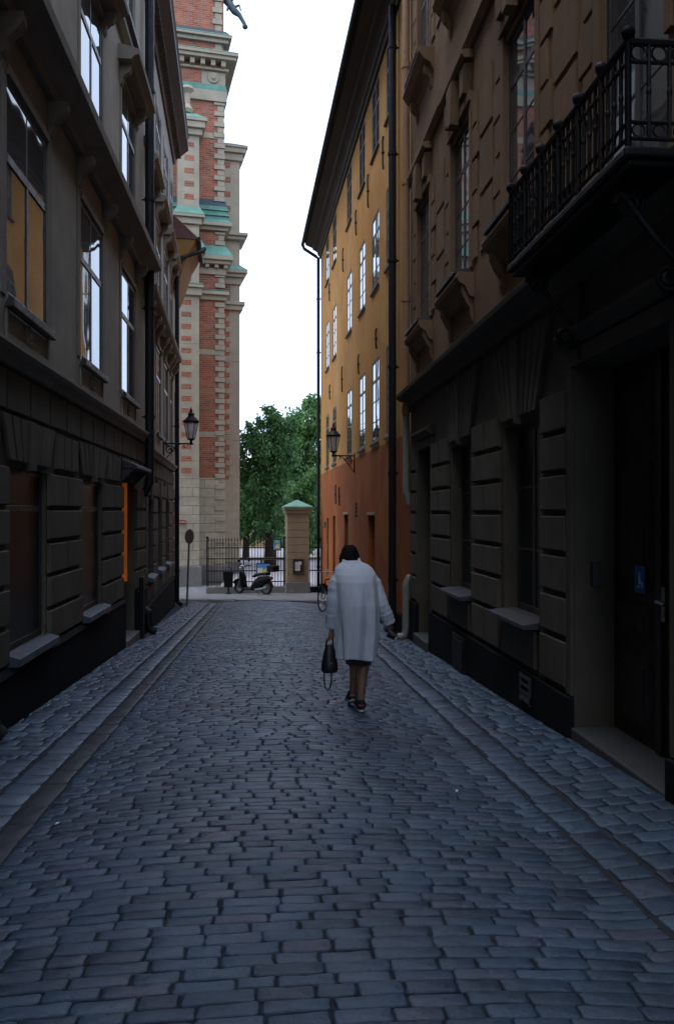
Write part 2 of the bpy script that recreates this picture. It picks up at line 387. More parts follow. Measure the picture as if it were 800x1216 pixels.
# raised pavement of small setts on the church side of the cross street
p = MB()
front = [(-12, 30.0), (-3.5, 27.3), (2.4, 24.6), (6, 23.6)]
def pz(y): return gz(y) + 0.07
N = 12
for (x, y) in front:
    for k in range(N+1):
        yy = y + (36-y)*k/N; p.v.append((x, yy, pz(yy)))
for i in range(len(front)-1):
    for k in range(N): p.f.append([i*(N+1)+k, (i+1)*(N+1)+k, (i+1)*(N+1)+k+1, i*(N+1)+k+1]); p.m.append(0)
def settsheet():
    m, nt, pp = newmat('small_setts'); v = objvec(nt)
    br = nt.nodes.new('ShaderNodeTexBrick'); nt.links.new(v, br.inputs[0]); br.inputs['Scale'].default_value = 1; br.inputs['Brick Width'].default_value = .17; br.inputs['Row Height'].default_value = .11
    br.inputs['Mortar Size'].default_value = .012; br.inputs['Color1'].default_value = (.26,.26,.28,1); br.inputs['Color2'].default_value = (.19,.19,.205,1); br.inputs['Mortar'].default_value = (.05,.05,.05,1)
    c = mix(nt, .5, br.outputs[0], ramp(nt, noise(nt, v, 5, 6), [(.3,(.55,)*3), (.7,(1.2,)*3)]), 'MULTIPLY')
    nt.links.new(c, pp.inputs['Base Color']); pp.inputs['Roughness'].default_value = .5
    inv = nt.nodes.new('ShaderNodeMath'); inv.operation = 'SUBTRACT'; inv.inputs[0].default_value = 1; nt.links.new(br.outputs['Fac'], inv.inputs[1])
    n1 = bump(nt, pp, inv.outputs[0], .6, .02); bump(nt, pp, noise(nt, v, 12, 4), .4, .02, n1); return m
M['small'] = settsheet()
struct(p.build('church_pavement', M['small'], recalc=False, smooth=True))
k = MB()
for i in range(len(front)-1):
    (xa, ya), (xb, yb) = front[i], front[i+1]
    nn = max(1, int(math.hypot(xb-xa, yb-ya)/.9))
    for j in range(nn):
        a = (xa+(xb-xa)*j/nn, ya+(yb-ya)*j/nn); b = (xa+(xb-xa)*(j+.985)/nn, ya+(yb-ya)*(j+.985)/nn)
        r = [(a[0], a[1]-.16), (b[0], b[1]-.16), (b[0], b[1]+.0), (a[0], a[1]+.0)]
        k.frustum([(x, y, gz(y)-.1) for x, y in r], [(x, y, pz(a[1])+.006) for x, y in r])
struct(k.build('kerb', M['granite'], bevel=.012))
# churchyard: pale gravel rising behind the fence
p = MB(); 
p.add([(-14,36,-1.10),(14,36,-1.10),(18,58,-.75),(-18,58,-.75)], [(0,1,2,3)]); p.add([(-1.72,31.2,-1.22),(14,31.2,-1.22),(14,36,-1.10),(-1.72,36,-1.10)], [(0,1,2,3)])
struct(p.build('churchyard', M['gravel'], recalc=False))

# ------------------------------------------------------------------ facade toolkit (s = +1: street on +X; s = -1: street on -X)
def ubox(mb, s, u0, u1, v0, v1, z0, z1): mb.box(s*v0, s*v1, u0, u1, z0, z1)
def uprism(mb, s, pts, u0, u1):                     # profile of (v, z) points extruded along u
    mb.prism([(s*v, u0, z) for v, z in pts], (0, u1-u0, 0))
def zprism(mb, s, pts, v0, v1, ins=0.0):            # polygon of (u, z) points extruded outward, front face inset
    cu = sum(p[0] for p in pts)/len(pts); cz = sum(p[1] for p in pts)/len(pts)
    def q(u, z):
        du, dz = u-cu, z-cz
        return (cu+du-math.copysign(min(ins, abs(du)), du), cz+dz-math.copysign(min(ins, abs(dz)), dz))
    mb.frustum([(s*v0, u, z) for u, z in pts], [(s*v1, *q(u, z)) for u, z in pts])
def wall_sheet(mb, s, u0, u1, z0, z1, ops, v=0.0, rv=0.25):
    us = sorted({u0, u1} | {o[0] for o in ops} | {o[1] for o in ops}); zs = sorted({z0, z1} | {o[2] for o in ops} | {o[3] for o in ops})
    us = [u for u in us if u0 <= u <= u1]; zs = [z for z in zs if z0 <= z <= z1]
    for a, b in zip(us, us[1:]):
        for c, d in zip(zs, zs[1:]):
            if any(o[0] <= (a+b)/2 <= o[1] and o[2] <= (c+d)/2 <= o[3] for o in ops): continue
            mb.add([(s*v,a,c),(s*v,b,c),(s*v,b,d),(s*v,a,d)], [(0,1,2,3)])
    for (a, b, c, d) in ops:
        w = v - rv
        mb.add([(s*v,a,c),(s*w,a,c),(s*w,a,d),(s*v,a,d)], [(0,1,2,3)]); mb.add([(s*v,b,c),(s*w,b,c),(s*w,b,d),(s*v,b,d)], [(0,1,2,3)])
        mb.add([(s*v,a,c),(s*v,b,c),(s*w,b,c),(s*w,a,c)], [(0,1,2,3)]); mb.add([(s*v,a,d),(s*v,b,d),(s*w,b,d),(s*w,a,d)], [(0,1,2,3)])
cache = {}
def window(parent, s, uc, z0, w, h, style, depth=0.18, glass='glass', frame='fr_l', sill='silldark', sillp=0.06, nx=2, nz=3, sillw=0.05, relief=.008):
    key = (s, round(w,3), round(h,3), style, depth, glass, frame, sill, sillp, nx, nz)
    if key not in cache:
        a = MB(); ubox(a, s, -w/2, w/2, -depth-.012, -depth, 0, h)
        f = MB(); t = .055; d0, d1 = -depth-.02, -depth+relief
        ubox(f, s, -w/2, -w/2+t, d0, d1, 0, h); ubox(f, s, w/2-t, w/2, d0, d1, 0, h)
        ubox(f, s, -w/2+t, w/2-t, d0, d1, h-t, h); ubox(f, s, -w/2+t, w/2-t, d0, d1, 0, t*1.2)
        if style == 'T':
            zt = h*.64; ubox(f, s, -w/2+t, w/2-t, d0, d1+.006, zt-.04, zt+.04); ubox(f, s, -.03, .03, d0, d1+.003, t, zt-.04)
            ubox(f, s, -.012, .012, d0, d1-.004, zt+.04, h-t)
        elif style == 'shop':
            zt = h*.78; ubox(f, s, -w/2+t, w/2-t, d0, d1, zt-.03, zt+.03)
        else:
            for i in range(1, nx):
                x = -w/2 + w*i/nx; q = .035 if (nx == 2 or i*2 == nx) else .012
                ubox(f, s, x-q, x+q, d0, d1+.002, t, h-t)
            for i in range(1, nz):
                z = h*i/nz; q = .013
                if style == 'C' and i == nz-1: q = .035
                xsn = [-w/2+t] + [(-w/2+w*i2/nx) for i2 in range(1, nx)] + [w/2-t]
                ubox(f, s, -w/2+t, w/2-t, d0, d1-.003 if q < .02 else d1-.001, z-q, z+q)
        k_ = MB()
        uprism(k_, s, [(-depth+.05, .012), (sillp, -.025), (sillp, -.045-sillw), (sillp-.02, -.05-sillw), (-.002+.004, -.05-sillw), (-depth+.05, -.02)], -w/2-.05, w/2+.05)
        cache[key] = (a, f, k_)
        A = a.build('window', M[glass], parent); F = f.build('frame', M[frame], A, bevel=.004); K = k_.build('sill', M[sill], A, bevel=.004)
        cache[key] = (A.data, F.data, K.data)
    else:
        da, df, dk = cache[key]
        A = link('window', da, parent); F = link('frame', df, A, .004); K = link('sill', dk, A, .004)
    A.location = (0, uc, z0); return A
def block(mb, s, u0, u1, z0, z1, v0=0.0, v1=.045, j=.016, ins=.014):
    zprism(mb, s, [(u0+j,z0+j),(u1-j,z0+j),(u1-j,z1-j),(u0+j,z1-j)], v0, v1+R.uniform(-.003,.003), ins)
def pier(mb, s, u0, u1, zs, split=0.6, **kw):
    for i, (a, b) in enumerate(zip(zs, zs[1:])):
        if (u1-u0) > split and i % 2 == 0:
            m = (u0+u1)/2; block(mb, s, u0, m, a, b, **kw); block(mb, s, m, u1, a, b, **kw)
        else: block(mb, s, u0, u1, a, b, **kw)
def voussoirs(mb, s, uc, w, z0, z1, nv, spread, v1=.045, g=.013):
    for i in range(nv):
        a = -1+2*i/nv; b = -1+2*(i+1)/nv
        ex = .07 if i == nv//2 else 0
        zprism(mb, s, [(uc+a*w/2+g, z0-ex), (uc+b*w/2-g, z0-ex), (uc+b*w/2*spread-g, z1), (uc+a*w/2*spread+g, z1)], 0, v1+ex*.3, .012)
def console(mb, s, u, zt, h, p, w=.16):
    pts = [(0, zt), (p, zt), (p, zt-.08), (p*.8, zt-.14), (p*.62, zt-h*.45), (p*.3, zt-h*.62), (p*.28, zt-h*.8), (p*.14, zt-h*.95), (0, zt-h)]
    uprism(mb, s, pts, u-w/2, u+w/2)
def cornice(mb, s, u0, u1, z, prof): uprism(mb, s, [(v, z+dz) for v, dz in prof], u0, u1)
def downpipe(parent, s, u, z0, z1, mat, r=.055, v=.11, top=None, shoe=True, n=10):
    mb = MB(); pts = []
    if top: pts += top
    pts += [(s*v, u, z1), (s*v, u, z0+.25)]
    if shoe: pts += [(s*(v+.01), u, z0+.14), (s*(v+.14), u, z0+.05)]
    else: pts += [(s*v, u, z0)]
    mb.tube(pts, r, n)
    z = z0+1.0
    while z < z1:
        mb.lathe([(r*1.0,-.03),(r*1.18,-.03),(r*1.18,.03),(r*1.0,.03)], (s*v, u, z), n); ubox(mb, s, u-.015, u+.015, 0.0, v-.02, z-.012, z+.012); z += 2.0
    return mb.build('downpipe', mat, parent, smooth=False)
def gable_body(mb, s, u0, u1, H, depth=9, rv=.3, z0=-2.5):
    ubox(mb, s, u0, u1, -depth, -rv, z0, H)

# ------------------------------------------------------------------ grey house (street side on +X)
h1 = thing('stone_house', 'grey plastered house with tall mirror-like windows above a rusticated ground floor and black plinth', 'house', (-2.29,0,0))
s = 1; U0, U1 = -14.0, 15.95; H1 = 16.4  # unseen upper height added to darken the near street
cols = [14.22-2.95*i for i in range(9)]
ops = []
for i, c in enumerate(cols):
    ops += [(c-.7,c+.7,3.45,5.4), (c-.68,c+.68,6.62,8.42), (c-.65,c+.65,9.7,11.3)]
    ops.append((c-.62,c+.62,-1.2,2.06) if i == 0 else (c-.66,c+.66,.28,1.95))
w = MB(); wall_sheet(w, s, U0, U1, 2.86, H1, [o for o in ops if o[2] > 3], 0, .3); gable_body(w, s, U0, U1-.005, H1)
ubox(w, s, U1-.002, U1, -.3, 0, -2.4, H1)
w.build('wall', M['l_up'], h1, doubles=.0005)
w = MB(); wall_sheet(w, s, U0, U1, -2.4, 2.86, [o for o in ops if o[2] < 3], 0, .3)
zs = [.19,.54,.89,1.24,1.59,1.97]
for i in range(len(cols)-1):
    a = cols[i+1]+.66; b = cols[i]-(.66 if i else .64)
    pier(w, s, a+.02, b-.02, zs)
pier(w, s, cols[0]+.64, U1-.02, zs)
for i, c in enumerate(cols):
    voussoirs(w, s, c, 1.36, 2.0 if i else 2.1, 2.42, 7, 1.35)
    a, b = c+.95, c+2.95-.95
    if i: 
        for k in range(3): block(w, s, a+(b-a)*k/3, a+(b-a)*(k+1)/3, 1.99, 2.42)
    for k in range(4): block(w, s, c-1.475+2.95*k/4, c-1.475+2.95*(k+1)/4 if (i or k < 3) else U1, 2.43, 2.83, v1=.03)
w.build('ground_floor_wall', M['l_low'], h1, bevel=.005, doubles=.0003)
w = MB()
for i, c in enumerate(cols):
    a = c+.64 if i == 0 else c+.0; 
    lo = U0 if i == len(cols)-1 else None
cur = U0
w2 = [(cols[0]-.66, cols[0]+.66)]
ubox(w, s, U0, cols[0]-.66, -.002, .07, -2.4, .10); uprism(w, s, [(0,.10),(.07,.10),(.085,.13),(.03,.185),(0,.185)], U0, cols[0]-.66)
ubox(w, s, cols[0]+.66, U1, -.002, .07, -2.4, .10); uprism(w, s, [(0,.10),(.07,.10),(.085,.13),(.03,.185),(0,.185)], cols[0]+.66, U1)
w.build('plinth', M['plinth'], h1, bevel=.006)
t = MB()
cornice(t, s, U0, U1, 2.84, [(0,0),(.06,.0),(.08,.05),(.13,.09),(.15,.13),(.15,.16),(.0,.2)])
cornice(t, s, U0, U1, 5.92, [(0,-.05),(.08,-.05),(.10,.03),(.2,.08),(.24,.1),(.33,.13),(.34,.24),(.30,.30),(0,.36)])
cornice(t, s, U0, U1, 9.0, [(0,0),(.05,0),(.12,.08),(.12,.14),(0,.18)])
cornice(t, s, U0, U1, 12.3, [(0,0),(.05,0),(.12,.08),(.12,.14),(0,.18)]); cornice(t, s, U0, U1, 15.9, [(0,-.2),(.1,-.15),(.2,0),(.45,.1),(.5,.25),(.5,.4),(0,.5)])
t.build('cornice', M['l_trim'], h1, bevel=.006)
for i, c in enumerate(cols):
    t = MB()
    for sg in (-1, 1): ubox(t, s, c+sg*.65, c+sg*.78, 0, .014, 9.7, 11.35)
    ubox(t, s, c-.65, c+.65, 0, .03, 11.305, 11.38); t.build('window_surround', M['l_trim'], h1, bevel=.005)
    for sg in (-1, 1):
        t = MB(); console(t, s, c+sg*.80, 5.87, .38, .20, .13); t.build('console', M['l_trim'], h1, bevel=.005)
    t = MB()
    for sg in (-1, 1): ubox(t, s, c+sg*.68, c+sg*.81, 0, .014, 6.62, 8.5); console(t, s, c+sg*.78, 8.56, .34, .18, .12)
    ubox(t, s, c-.68, c+.68, 0, .03, 8.425, 8.5); cornice(t, s, c-.98, c+.98, 8.56, [(0,0),(.2,.0),(.24,.05),(.32,.08),(.33,.16),(.02,.24),(0,.24)])
    t.build('window_surround', M['l_trim'], h1, bevel=.005); t = MB()
    for sg in (-1, 1): ubox(t, s, c+sg*.70, c+sg*.86, 0, .014, 3.45, 5.5)
    ubox(t, s, c-.70, c+.70, 0, .035, 5.405, 5.5); t.build('window_surround', M['l_trim'], h1, bevel=.005); t = MB()
    ubox(t, s, c-.72, c+.72, 0, .025, 3.08, 3.13); ubox(t, s, c-.72, c-.67, 0, .025, 3.13, 3.36); ubox(t, s, c+.67, c+.72, 0, .025, 3.13, 3.36)
    t.lathe([(.001,0),(.10,0),(.10,.02),(.075,.035),(.05,.02),(.03,.045),(.001,.05)], (0, c, 3.24), 14, 'x')
    t.build('apron', M['l_trim'], h1, bevel=.005)
    window(h1, s, c, 3.45, 1.4, 1.95, 'T', .012, 'glass', 'fr_l', 'silldark', .09)
    window(h1, s, c, 6.62, 1.36, 1.80, 'T', .012, 'glass', 'fr_l', 'silldark', .08)
    window(h1, s, c, 9.7, 1.3, 1.6, 'T', .012, 'glass', 'fr_l', 'silldark', .08)
    if i: window(h1, s, c, .28, 1.32, 1.67, 'shop', .05, 'glass_d', 'fr_d', 'sillzinc', .13)
# doorway with a flat hood; a glowing panel on the jamb imitates warm light
c = cols[0]
d = MB(); ubox(d, s, c-.62, c+.62, -.30, -.25, -1.2, 2.06)
for sg in (-.31, .31):
    for (a, b) in ((-.45,.35), (.5,1.25)):
        ubox(d, s, c+sg-.2, c+sg+.2, -.25, -.235, a, b)
D = d.build('door', M['wood'], h1, bevel=.004)
l = MB(); ubox(l, s, c+.59, c+.617, -.235, -.12, .35, 2.05); l.build('glowing_jamb_panel', M['lit'], D)
l = MB(); l.tube([(-.235, c-.06, .35), (-.19, c-.06, .35), (-.19, c-.06, .5), (-.235, c-.06, .5)], .012, 6); l.build('handle', M['chrome'], D)
t = MB(); ubox(t, s, c-.8, c+.85, 0, .26, 2.24, 2.29); uprism(t, s, [(0,2.29),(.26,2.29),(0,2.40)], c-.8, c+.85)
for sg in (-.74, .79): uprism(t, s, [(0,2.24),(.22,2.24),(0,2.03)], c+sg-.03, c+sg+.03)
t.build('door_hood', M['roof'], h1, bevel=.006)
t = MB(); ubox(t, s, c-.62, c+.62, -.3, .10, -1.4, gz(c)+.14); t.build('doorstep', M['granite'], h1, bevel=.01)
downpipe(h1, s, 15.75, 2.3, 15.9, M['pipe'], .085, .14, None, False)
t = MB(); t.tube([(.14,15.75,2.32),(.14,15.75,2.1),(.06,15.75,1.9),(-.1,15.75,1.85)], .075, 10); t.tube([(-.05,15.75,-.2),(.10,15.75,-.3),(.13,15.75,-.5),(.15,15.75,-.6),(.26,15.75,-.66)], .085, 10)
t.build('pipe_shoe', M['pipe'], h1)
t = MB(); ubox(t, s, c+.66, c+.83, .072, .15, gz(c)-.2, .42); t.build('guard_plate', M['iron'], h1, bevel=.02)
t = MB(); t.tube([(.02,6.95,.0),(.10,6.95,-.08),(.13,6.95,-.18),(.2,6.95,-.245)], .05, 10); t.build('drain_spout', M['pipe'], h1)
t = MB(); uprism(t, s, [(.55,16.3),(-4,20),(-9,20),(-9,16.25),(.55,16.25)], U0, U1); t.build('roof', M['roof'], h1)

# ------------------------------------------------------------------ pale house with dentilled eaves
h2 = thing('stone_house', 'narrow pale plaster house beyond the black downpipe with dentilled brown eaves and a wall lantern', 'house', (-2.29,15.96,0), .040)
U0, U1 = 0.0, 7.75; H2 = 11.6; cols2 = [.98, 3.1, 5.22, 7.0]
ops = []
for i, c in enumerate(cols2):
    wd = .58 if i < 3 else .4
    ops += [(c-wd,c+wd,3.3,5.2), (c-wd,c+wd,6.25,7.95), (c-wd,c+wd,9.0,10.55)]
    if i < 3: ops.append((c-.5,c+.5,.30,1.82))
w = MB(); wall_sheet(w, s, U0, U1, 2.75, H2, [o for o in ops if o[2] > 3], 0, .25); gable_body(w, s, U0+.01, U1-.005, H2, 9, .27)
ubox(w, s, U1-.002, U1, -.27, 0, -2.4, H2); w.build('wall', M['l2_up'], h2, doubles=.0005)
w = MB(); wall_sheet(w, s, U0, U1, -2.4, 2.75, [o for o in ops if o[2] < 3], 0, .25)
zs = [-.2,.16,.5,.84,1.18,1.52,1.86,2.2]
edges = [U0] + [x for c in cols2[:3] for x in (c-.5, c+.5)] + [U1]
for a, b in zip(edges[::2], edges[1::2]): pier(w, s, a+.03, b-.03, zs)
for c in cols2[:3]:
    voussoirs(w, s, c, 1.0, 1.86, 2.25, 5, 1.3); block(w, s, c-.5, c+.5, -.2, .12)
for k in range(10): block(w, s, U1*k/10, U1*(k+1)/10, 2.27, 2.62, v1=.03)
w.build('ground_floor_wall', M['l_low'], h2, bevel=.005, doubles=.0003)
w = MB(); ubox(w, s, U0, U1, -.002, .07, -2.4, -.27); uprism(w, s, [(0,-.27),(.08,-.27),(.08,-.24),(.02,-.2),(0,-.2)], U0, U1); w.build('plinth', M['plinth'], h2, bevel=.005)
t = MB()
cornice(t, s, U0, U1, 2.66, [(0,0),(.06,.0),(.1,.07),(.14,.1),(.14,.14),(0,.19)])
cornice(t, s, U0, U1, 5.62, [(0,-.05),(.08,-.05),(.10,.03),(.2,.06),(.24,.1),(.25,.18),(0,.26)])
cornice(t, s, U0, U1, 8.45, [(0,0),(.05,0),(.10,.06),(.10,.1),(0,.14)])
t.build('cornice', M['l_trim'], h2, bevel=.006)
t = MB(); cornice(t, s, U0-.0, U1+.05, 11.35, [(0,-.12),(.05,-.12),(.08,0),(.14,.05),(.42,.28),(.42,.46),(.36,.52),(0,.6)])
x = U0+.05
while x < U1: ubox(t, s, x, x+.09, .10, .22, 11.37, 11.55); x += .2
t.build('eaves', M['eave_l'], h2, bevel=.004)
for i, c in enumerate(cols2):
    wd = .58 if i < 3 else .4
    t = MB()
    for sg in (-1, 1):
        ubox(t, s, c+sg*wd, c+sg*(wd+.13), 0, .014, 3.3, 5.28); console(t, s, c+sg*(wd+.08), 5.58, .45, .2, .13)
        ubox(t, s, c+sg*wd, c+sg*(wd+.12), 0, .014, 6.25, 8.0); console(t, s, c+sg*(wd+.07), 8.2, .34, .18, .12); ubox(t, s, c+sg*wd, c+sg*(wd+.1), 0, .014, 9.0, 10.6)
    ubox(t, s, c-wd, c+wd, 0, .035, 5.205, 5.28); ubox(t, s, c-wd, c+wd, 0, .03, 7.955, 8.0)
    cornice(t, s, c-wd-.2, c+wd+.2, 8.2, [(0,0),(.18,.0),(.25,.07),(.25,.13),(.02,.2),(0,.2)])
    t.build('window_surround', M['l_trim'], h2, bevel=.005)
    window(h2, s, c, 3.3, wd*2, 1.9, 'T', .012, 'glass', 'fr_l', 'silldark', .07); window(h2, s, c, 6.25, wd*2, 1.7, 'T', .012, 'glass', 'fr_l', 'silldark', .07)
    window(h2, s, c, 9.0, wd*2, 1.55, 'T', .012, 'glass', 'fr_l', 'silldark', .07)
    if i < 3: window(h2, s, c, .30, 1.0, 1.52, 'grid', .05, 'glass_d', 'fr_d', 'sillzinc', .14, 2, 3)
t = MB(); uprism(t, s, [(.44,11.98),(-4,15.5),(-9,15.5),(-9,11.9),(.40,11.94)], U0, U1+.05); t.build('roof', M['roof'], h2)
downpipe(h2, s, 7.65, gz(23.5)-.02, 8.35, M['pipe'], .06, .12, [(.85,8.2,9.05),(.80,8.15,8.95),(.25,7.7,8.62)], True)

# ------------------------------------------------------------------ low corner house
h3 = thing('corner_house', 'low corner house with red sheet roof and ochre coved eaves next to the church tower', 'house', (-2.61,23.72,0), .040)
w = MB(); wall_sheet(w, 1, 0, 2.1, -2.6, 8.2, [(.7,1.5,-.4,1.9),(.7,1.5,3.4,5.0)], 0, .2); gable_body(w, 1, 0, 2.1, 8.2, 7, .22, -2.8); w.build('wall', M['l2_up'], h3)
t = MB(); uprism(t, 1, [(0,7.7),(.08,7.75),(.22,8.1),(.42,8.75),(.62,9.1),(.62,9.16),(0,9.16)], 0.02, 2.15); t.build('eaves', M['soffit'], h3, bevel=.004)
t = MB(); uprism(t, 1, [(.68,9.165),(.68,9.22),(-.6,10.4),(-3,11.8),(-3,9.165)], -.0, 2.2); t.build('roof', M['redroof'], h3, bevel=.004)
t = MB(); t.tube([(.72,-.05,9.16),(.72,2.25,9.16)], .06, 8); t.build('gutter', M['pipe'], h3)
l = MB(); ubox(l, 1, .72, 1.48, -.17, -.15, -.38, 1.88); l.build('lit_window', M['lit'], h3)
window(h3, 1, 1.1, 3.4, .8, 1.6, 'grid', .14, 'glass', 'fr_l', 'silldark', .05)

# ------------------------------------------------------------------ ochre house (street on -X)
s = -1; YAW = .029
hy = thing('ochre_house', 'ochre and orange plastered house with tall casement windows, iron wall ties and deep dark eaves', 'house', (2.5,14.4,0), YAW)
cy = [16.55,18.45,20.55,23.05,26.75,29.0]; cy = [c-14.4 for c in cy]; U1 = 17.05
HY = 11.15; ops = []
for c in cy:
    ops += [(c-.5,c+.5,3.1,4.9), (c-.5,c+.5,6.5,8.1), (c-.5,c+.5,9.5,11.0)]
gops = [(14.15,14.75,-.45,1.35), (12.1,12.8,-.5,1.42), (8.85,9.75,-1.6,1.48), (4.15,5.1,-1.6,1.48)]
w = MB(); wall_sheet(w, s, 0, U1, 2.95, HY+.3, ops, 0, .22); gable_body(w, s, 0, U1-.004, HY+.3, 10, .24)
ubox(w, s, U1-.003, U1, -.24, 0, 2.95, HY+.3); w.build('wall', M['ochre'], hy, doubles=.0005)
w = MB(); wall_sheet(w, s, 0, U1, -2.6, 2.95, gops, .004, .22); ubox(w, s, U1-.003, U1+.003, -.24, .0, -2.6, 2.948); w.build('ground_floor_wall', M['orange'], hy, doubles=.0005)
w = MB()
e = [0, 4.13, 5.12, 8.83, 9.77, U1+.01]
for a, b in zip(e[::2], e[1::2]):
    w.frustum([(s*.004,a,-2.6),(s*.004,b,-2.6),(s*.05,b,-2.6),(s*.05,a,-2.6)], [(s*.004,a,gz(14.4+a)+.38),(s*.004,b,gz(14.4+b)+.38),(s*.05,b,gz(14.4+b)+.34),(s*.05,a,gz(14.4+a)+.34)])
w.build('plinth', M['plinth'], hy, bevel=.006)
for c in cy:
    window(hy, s, c, 3.1, 1.0, 1.8, 'C', .015, 'glass_y', 'fr_y', 'silldark', .05, 2, 4, .03)
    window(hy, s, c, 6.5, 1.0, 1.6, 'C', .015, 'glass_y', 'fr_y', 'silldark', .05, 2, 4, .03)
    window(hy, s, c, 9.5, 1.0, 1.5, 'C', .015, 'glass_y', 'fr_y', 'silldark', .05, 2, 3, .03)
for (a, b, z0, z1) in gops[:2]:
    window(hy, s, (a+b)/2, z0, b-a, z1-z0, 'grid', .12, 'glass_d', 'fr_y', 'sillzinc', .05, 1, 3, .03)
for (a, b, z0, z1) in gops[2:]:
    d = MB(); ubox(d, s, a, b, -.2, -.15, z0, z1)
    m_ = (a+b)/2
    for q in (-1, 1):
        for (za, zb) in ((-.85,-.25), (-.15,.75), (.85,1.35)): ubox(d, s, m_+q*(b-a)/4-.15, m_+q*(b-a)/4+.15, -.15, -.135, za, zb)
    D = d.build('door', M['gdoor'], hy, bevel=.005)
    q = MB(); q.ball((s*-.11, m_+.06, .1), .03, 8, 6); q.build('handle', M['chrome'], D)
    t = MB(); ubox(t, s, a-.06, b+.06, .004, .03, z1+.002, z1+.07); t.build('lintel', M['tanwall'], hy)
    t = MB(); ubox(t, s, a, b, -.2, .06, -2.4, gz(14.4+m_)+.12); t.build('doorstep', M['granite'], hy, bevel=.01)
anch = [(17.3,8.65,9.33),(19.4,8.6,9.38),(21.5,8.65,9.3),(24.3,8.5,9.2),(28.1,8.6,9.2),(18.2,5.1,5.55),(21.0,5.0,5.5),(24.5,5.05,5.8),(28.0,5.3,5.8),(25.2,1.75,2.3),(26.2,1.8,2.4)]
for i, (Y, a, b) in enumerate(anch):
    u = Y-14.4; t = MB(); m_ = (a+b)/2
    t.tube([(s*.02,u,a),(s*.035,u-.02,a+.1),(s*.035,u,m_),(s*.035,u+.02,b-.1),(s*.02,u,b)], .018, 6); t.ball((s*.03,u,m_), .035, 8, 6); t.build('wall_anchor', M['iron'], hy)
for k in range(4):
    t = MB(); 
t = MB()
for k in range(4): ubox(t, s, 7.05, 7.3, .004, .03, 1.42+k*.1, 1.48+k*.1)
t.build('vent_grille', M['iron'], hy)
t = MB(); prof = [(0,-.12),(.05,-.12),(.07,-.02),(.11,.0),(.13,.1),(.2,.16),(.3,.2),(.32,.27),(.55,.36),(.58,.4),(.58,.46),(0,.5)]
cornice(t, s, 0, U1+.05, HY, prof); t.build('eaves', M['eave'], hy, bevel=.004)
t = MB(); uprism(t, s, [(.66,HY+.47),(.66,HY+.52),(-5,HY+4),(-10,HY+.6),(-10,HY+.47)], 0, U1+.1); t.build('roof', M['roof'], hy)
t = MB(); t.tube([(s*.67,0,HY+.44),(s*.67,U1+.25,HY+.44)], .065, 8); t.build('gutter', M['pipe'], hy)
downpipe(hy, s, 1.28, gz(15.7)-.02, HY-.1, M['pipe'], .075, .12)
downpipe(hy, s, U1-.06, gz(31.3), HY-.15, M['pipe'], .06, .10, [(s*.67,U1+.1,HY+.4),(s*.62,U1+.08,HY+.25),(s*.2,U1-.03,HY-.05)], True)
t = MB(); ubox(t, s, 15.1, 15.25, .004, .07, 1.0, 1.22); t.build('alarm_box', M['grey'], hy, bevel=.01)

# ------------------------------------------------------------------ brown house with the balcony (street on -X)
hb = thing('brown_house', 'dark brown house with an iron balcony, rusticated stone ground floor and black plinth', 'house', (2.47,0,0))
U0, U1 = -14.0, 14.42; HB = 12.9
cb = [13.1-2.52*i for i in range(10)]
ops = []
for i, c in enumerate(cb):
    ops += [(c-.52,c+.52,4.5 if i != 3 else 3.75,6.42), (c-.5,c+.5,8.55,10.3)]
gops = []
for i, c in enumerate(cb):
    if i == 0: gops.append((12.5,13.6,-1.2,2.55))
    elif i == 3: gops.append((4.95,6.62,-.7,2.72))
    else: gops.append((c-.56,c+.56,.55,2.42))
w = MB(); wall_sheet(w, s, U0, U1, 3.45, HB, ops, 0, .3); gable_body(w, s, U0, U1-.004, HB, 10, .36); ubox(w, s, U1-.003, U1, -.36, 0, -2.4, HB)
for i, c in enumerate(cb):
    for z0_, n_, hh in ((4.55, 5, .40), (8.58, 5, .38)):  # stepped plaster strips beside the windows, flat panels between
        for k in range(n_):
            z = z0_+k*hh
            for sg in (-1, 1):
                a = c+sg*(.64); b = c+sg*(.64+(.30 if k % 2 else .20)); zprism(w, s, [(min(a,b),z),(max(a,b),z),(max(a,b),z+hh-.03),(min(a,b),z+hh-.03)], 0, .026, .008)
        if i: 
            for k in range(3):
                z = z0_+k*hh*5/3; a, b = c+.99, c+2.52-.99
                zprism(w, s, [(a,z),(b,z),(b,z+hh*5/3-.05),(a,z+hh*5/3-.05)], 0, .02, .008)
w.build('wall', M['r_up'], hb, bevel=.005, doubles=.0004)
w = MB(); wall_sheet(w, s, U0, U1, -2.4, 3.45, gops, 0, .34)
zs = [.5,.86,1.2,1.54,1.88,2.22,2.58]
ed = sorted(gops); spans = []
prev = U0
for o in ed: spans.append((prev, o[0])); prev = o[1]
spans.append((prev, U1))
for a, b in spans:
    if b-a > .25: pier(w, s, a+.1, b-.1, [.08,.50]+zs[1:], .7)
for i, c in enumerate(cb):
    if i in (0, 3): continue
    voussoirs(w, s, c, 1.12, 2.47, 3.28, 9, 1.75); block(w, s, c-.56, c+.56, .08, .48)
w.build('ground_floor_wall', M['r_low'], hb, bevel=.006, doubles=.0004)
w = MB()
for a, b in spans + [(o[0], o[1]) for o in ed if o[2] > 0]:
    ubox(w, s, a, b, -.002, .06, -2.4, .05)
w.build('plinth', M['plinth'], hb, bevel=.006)
w = MB()
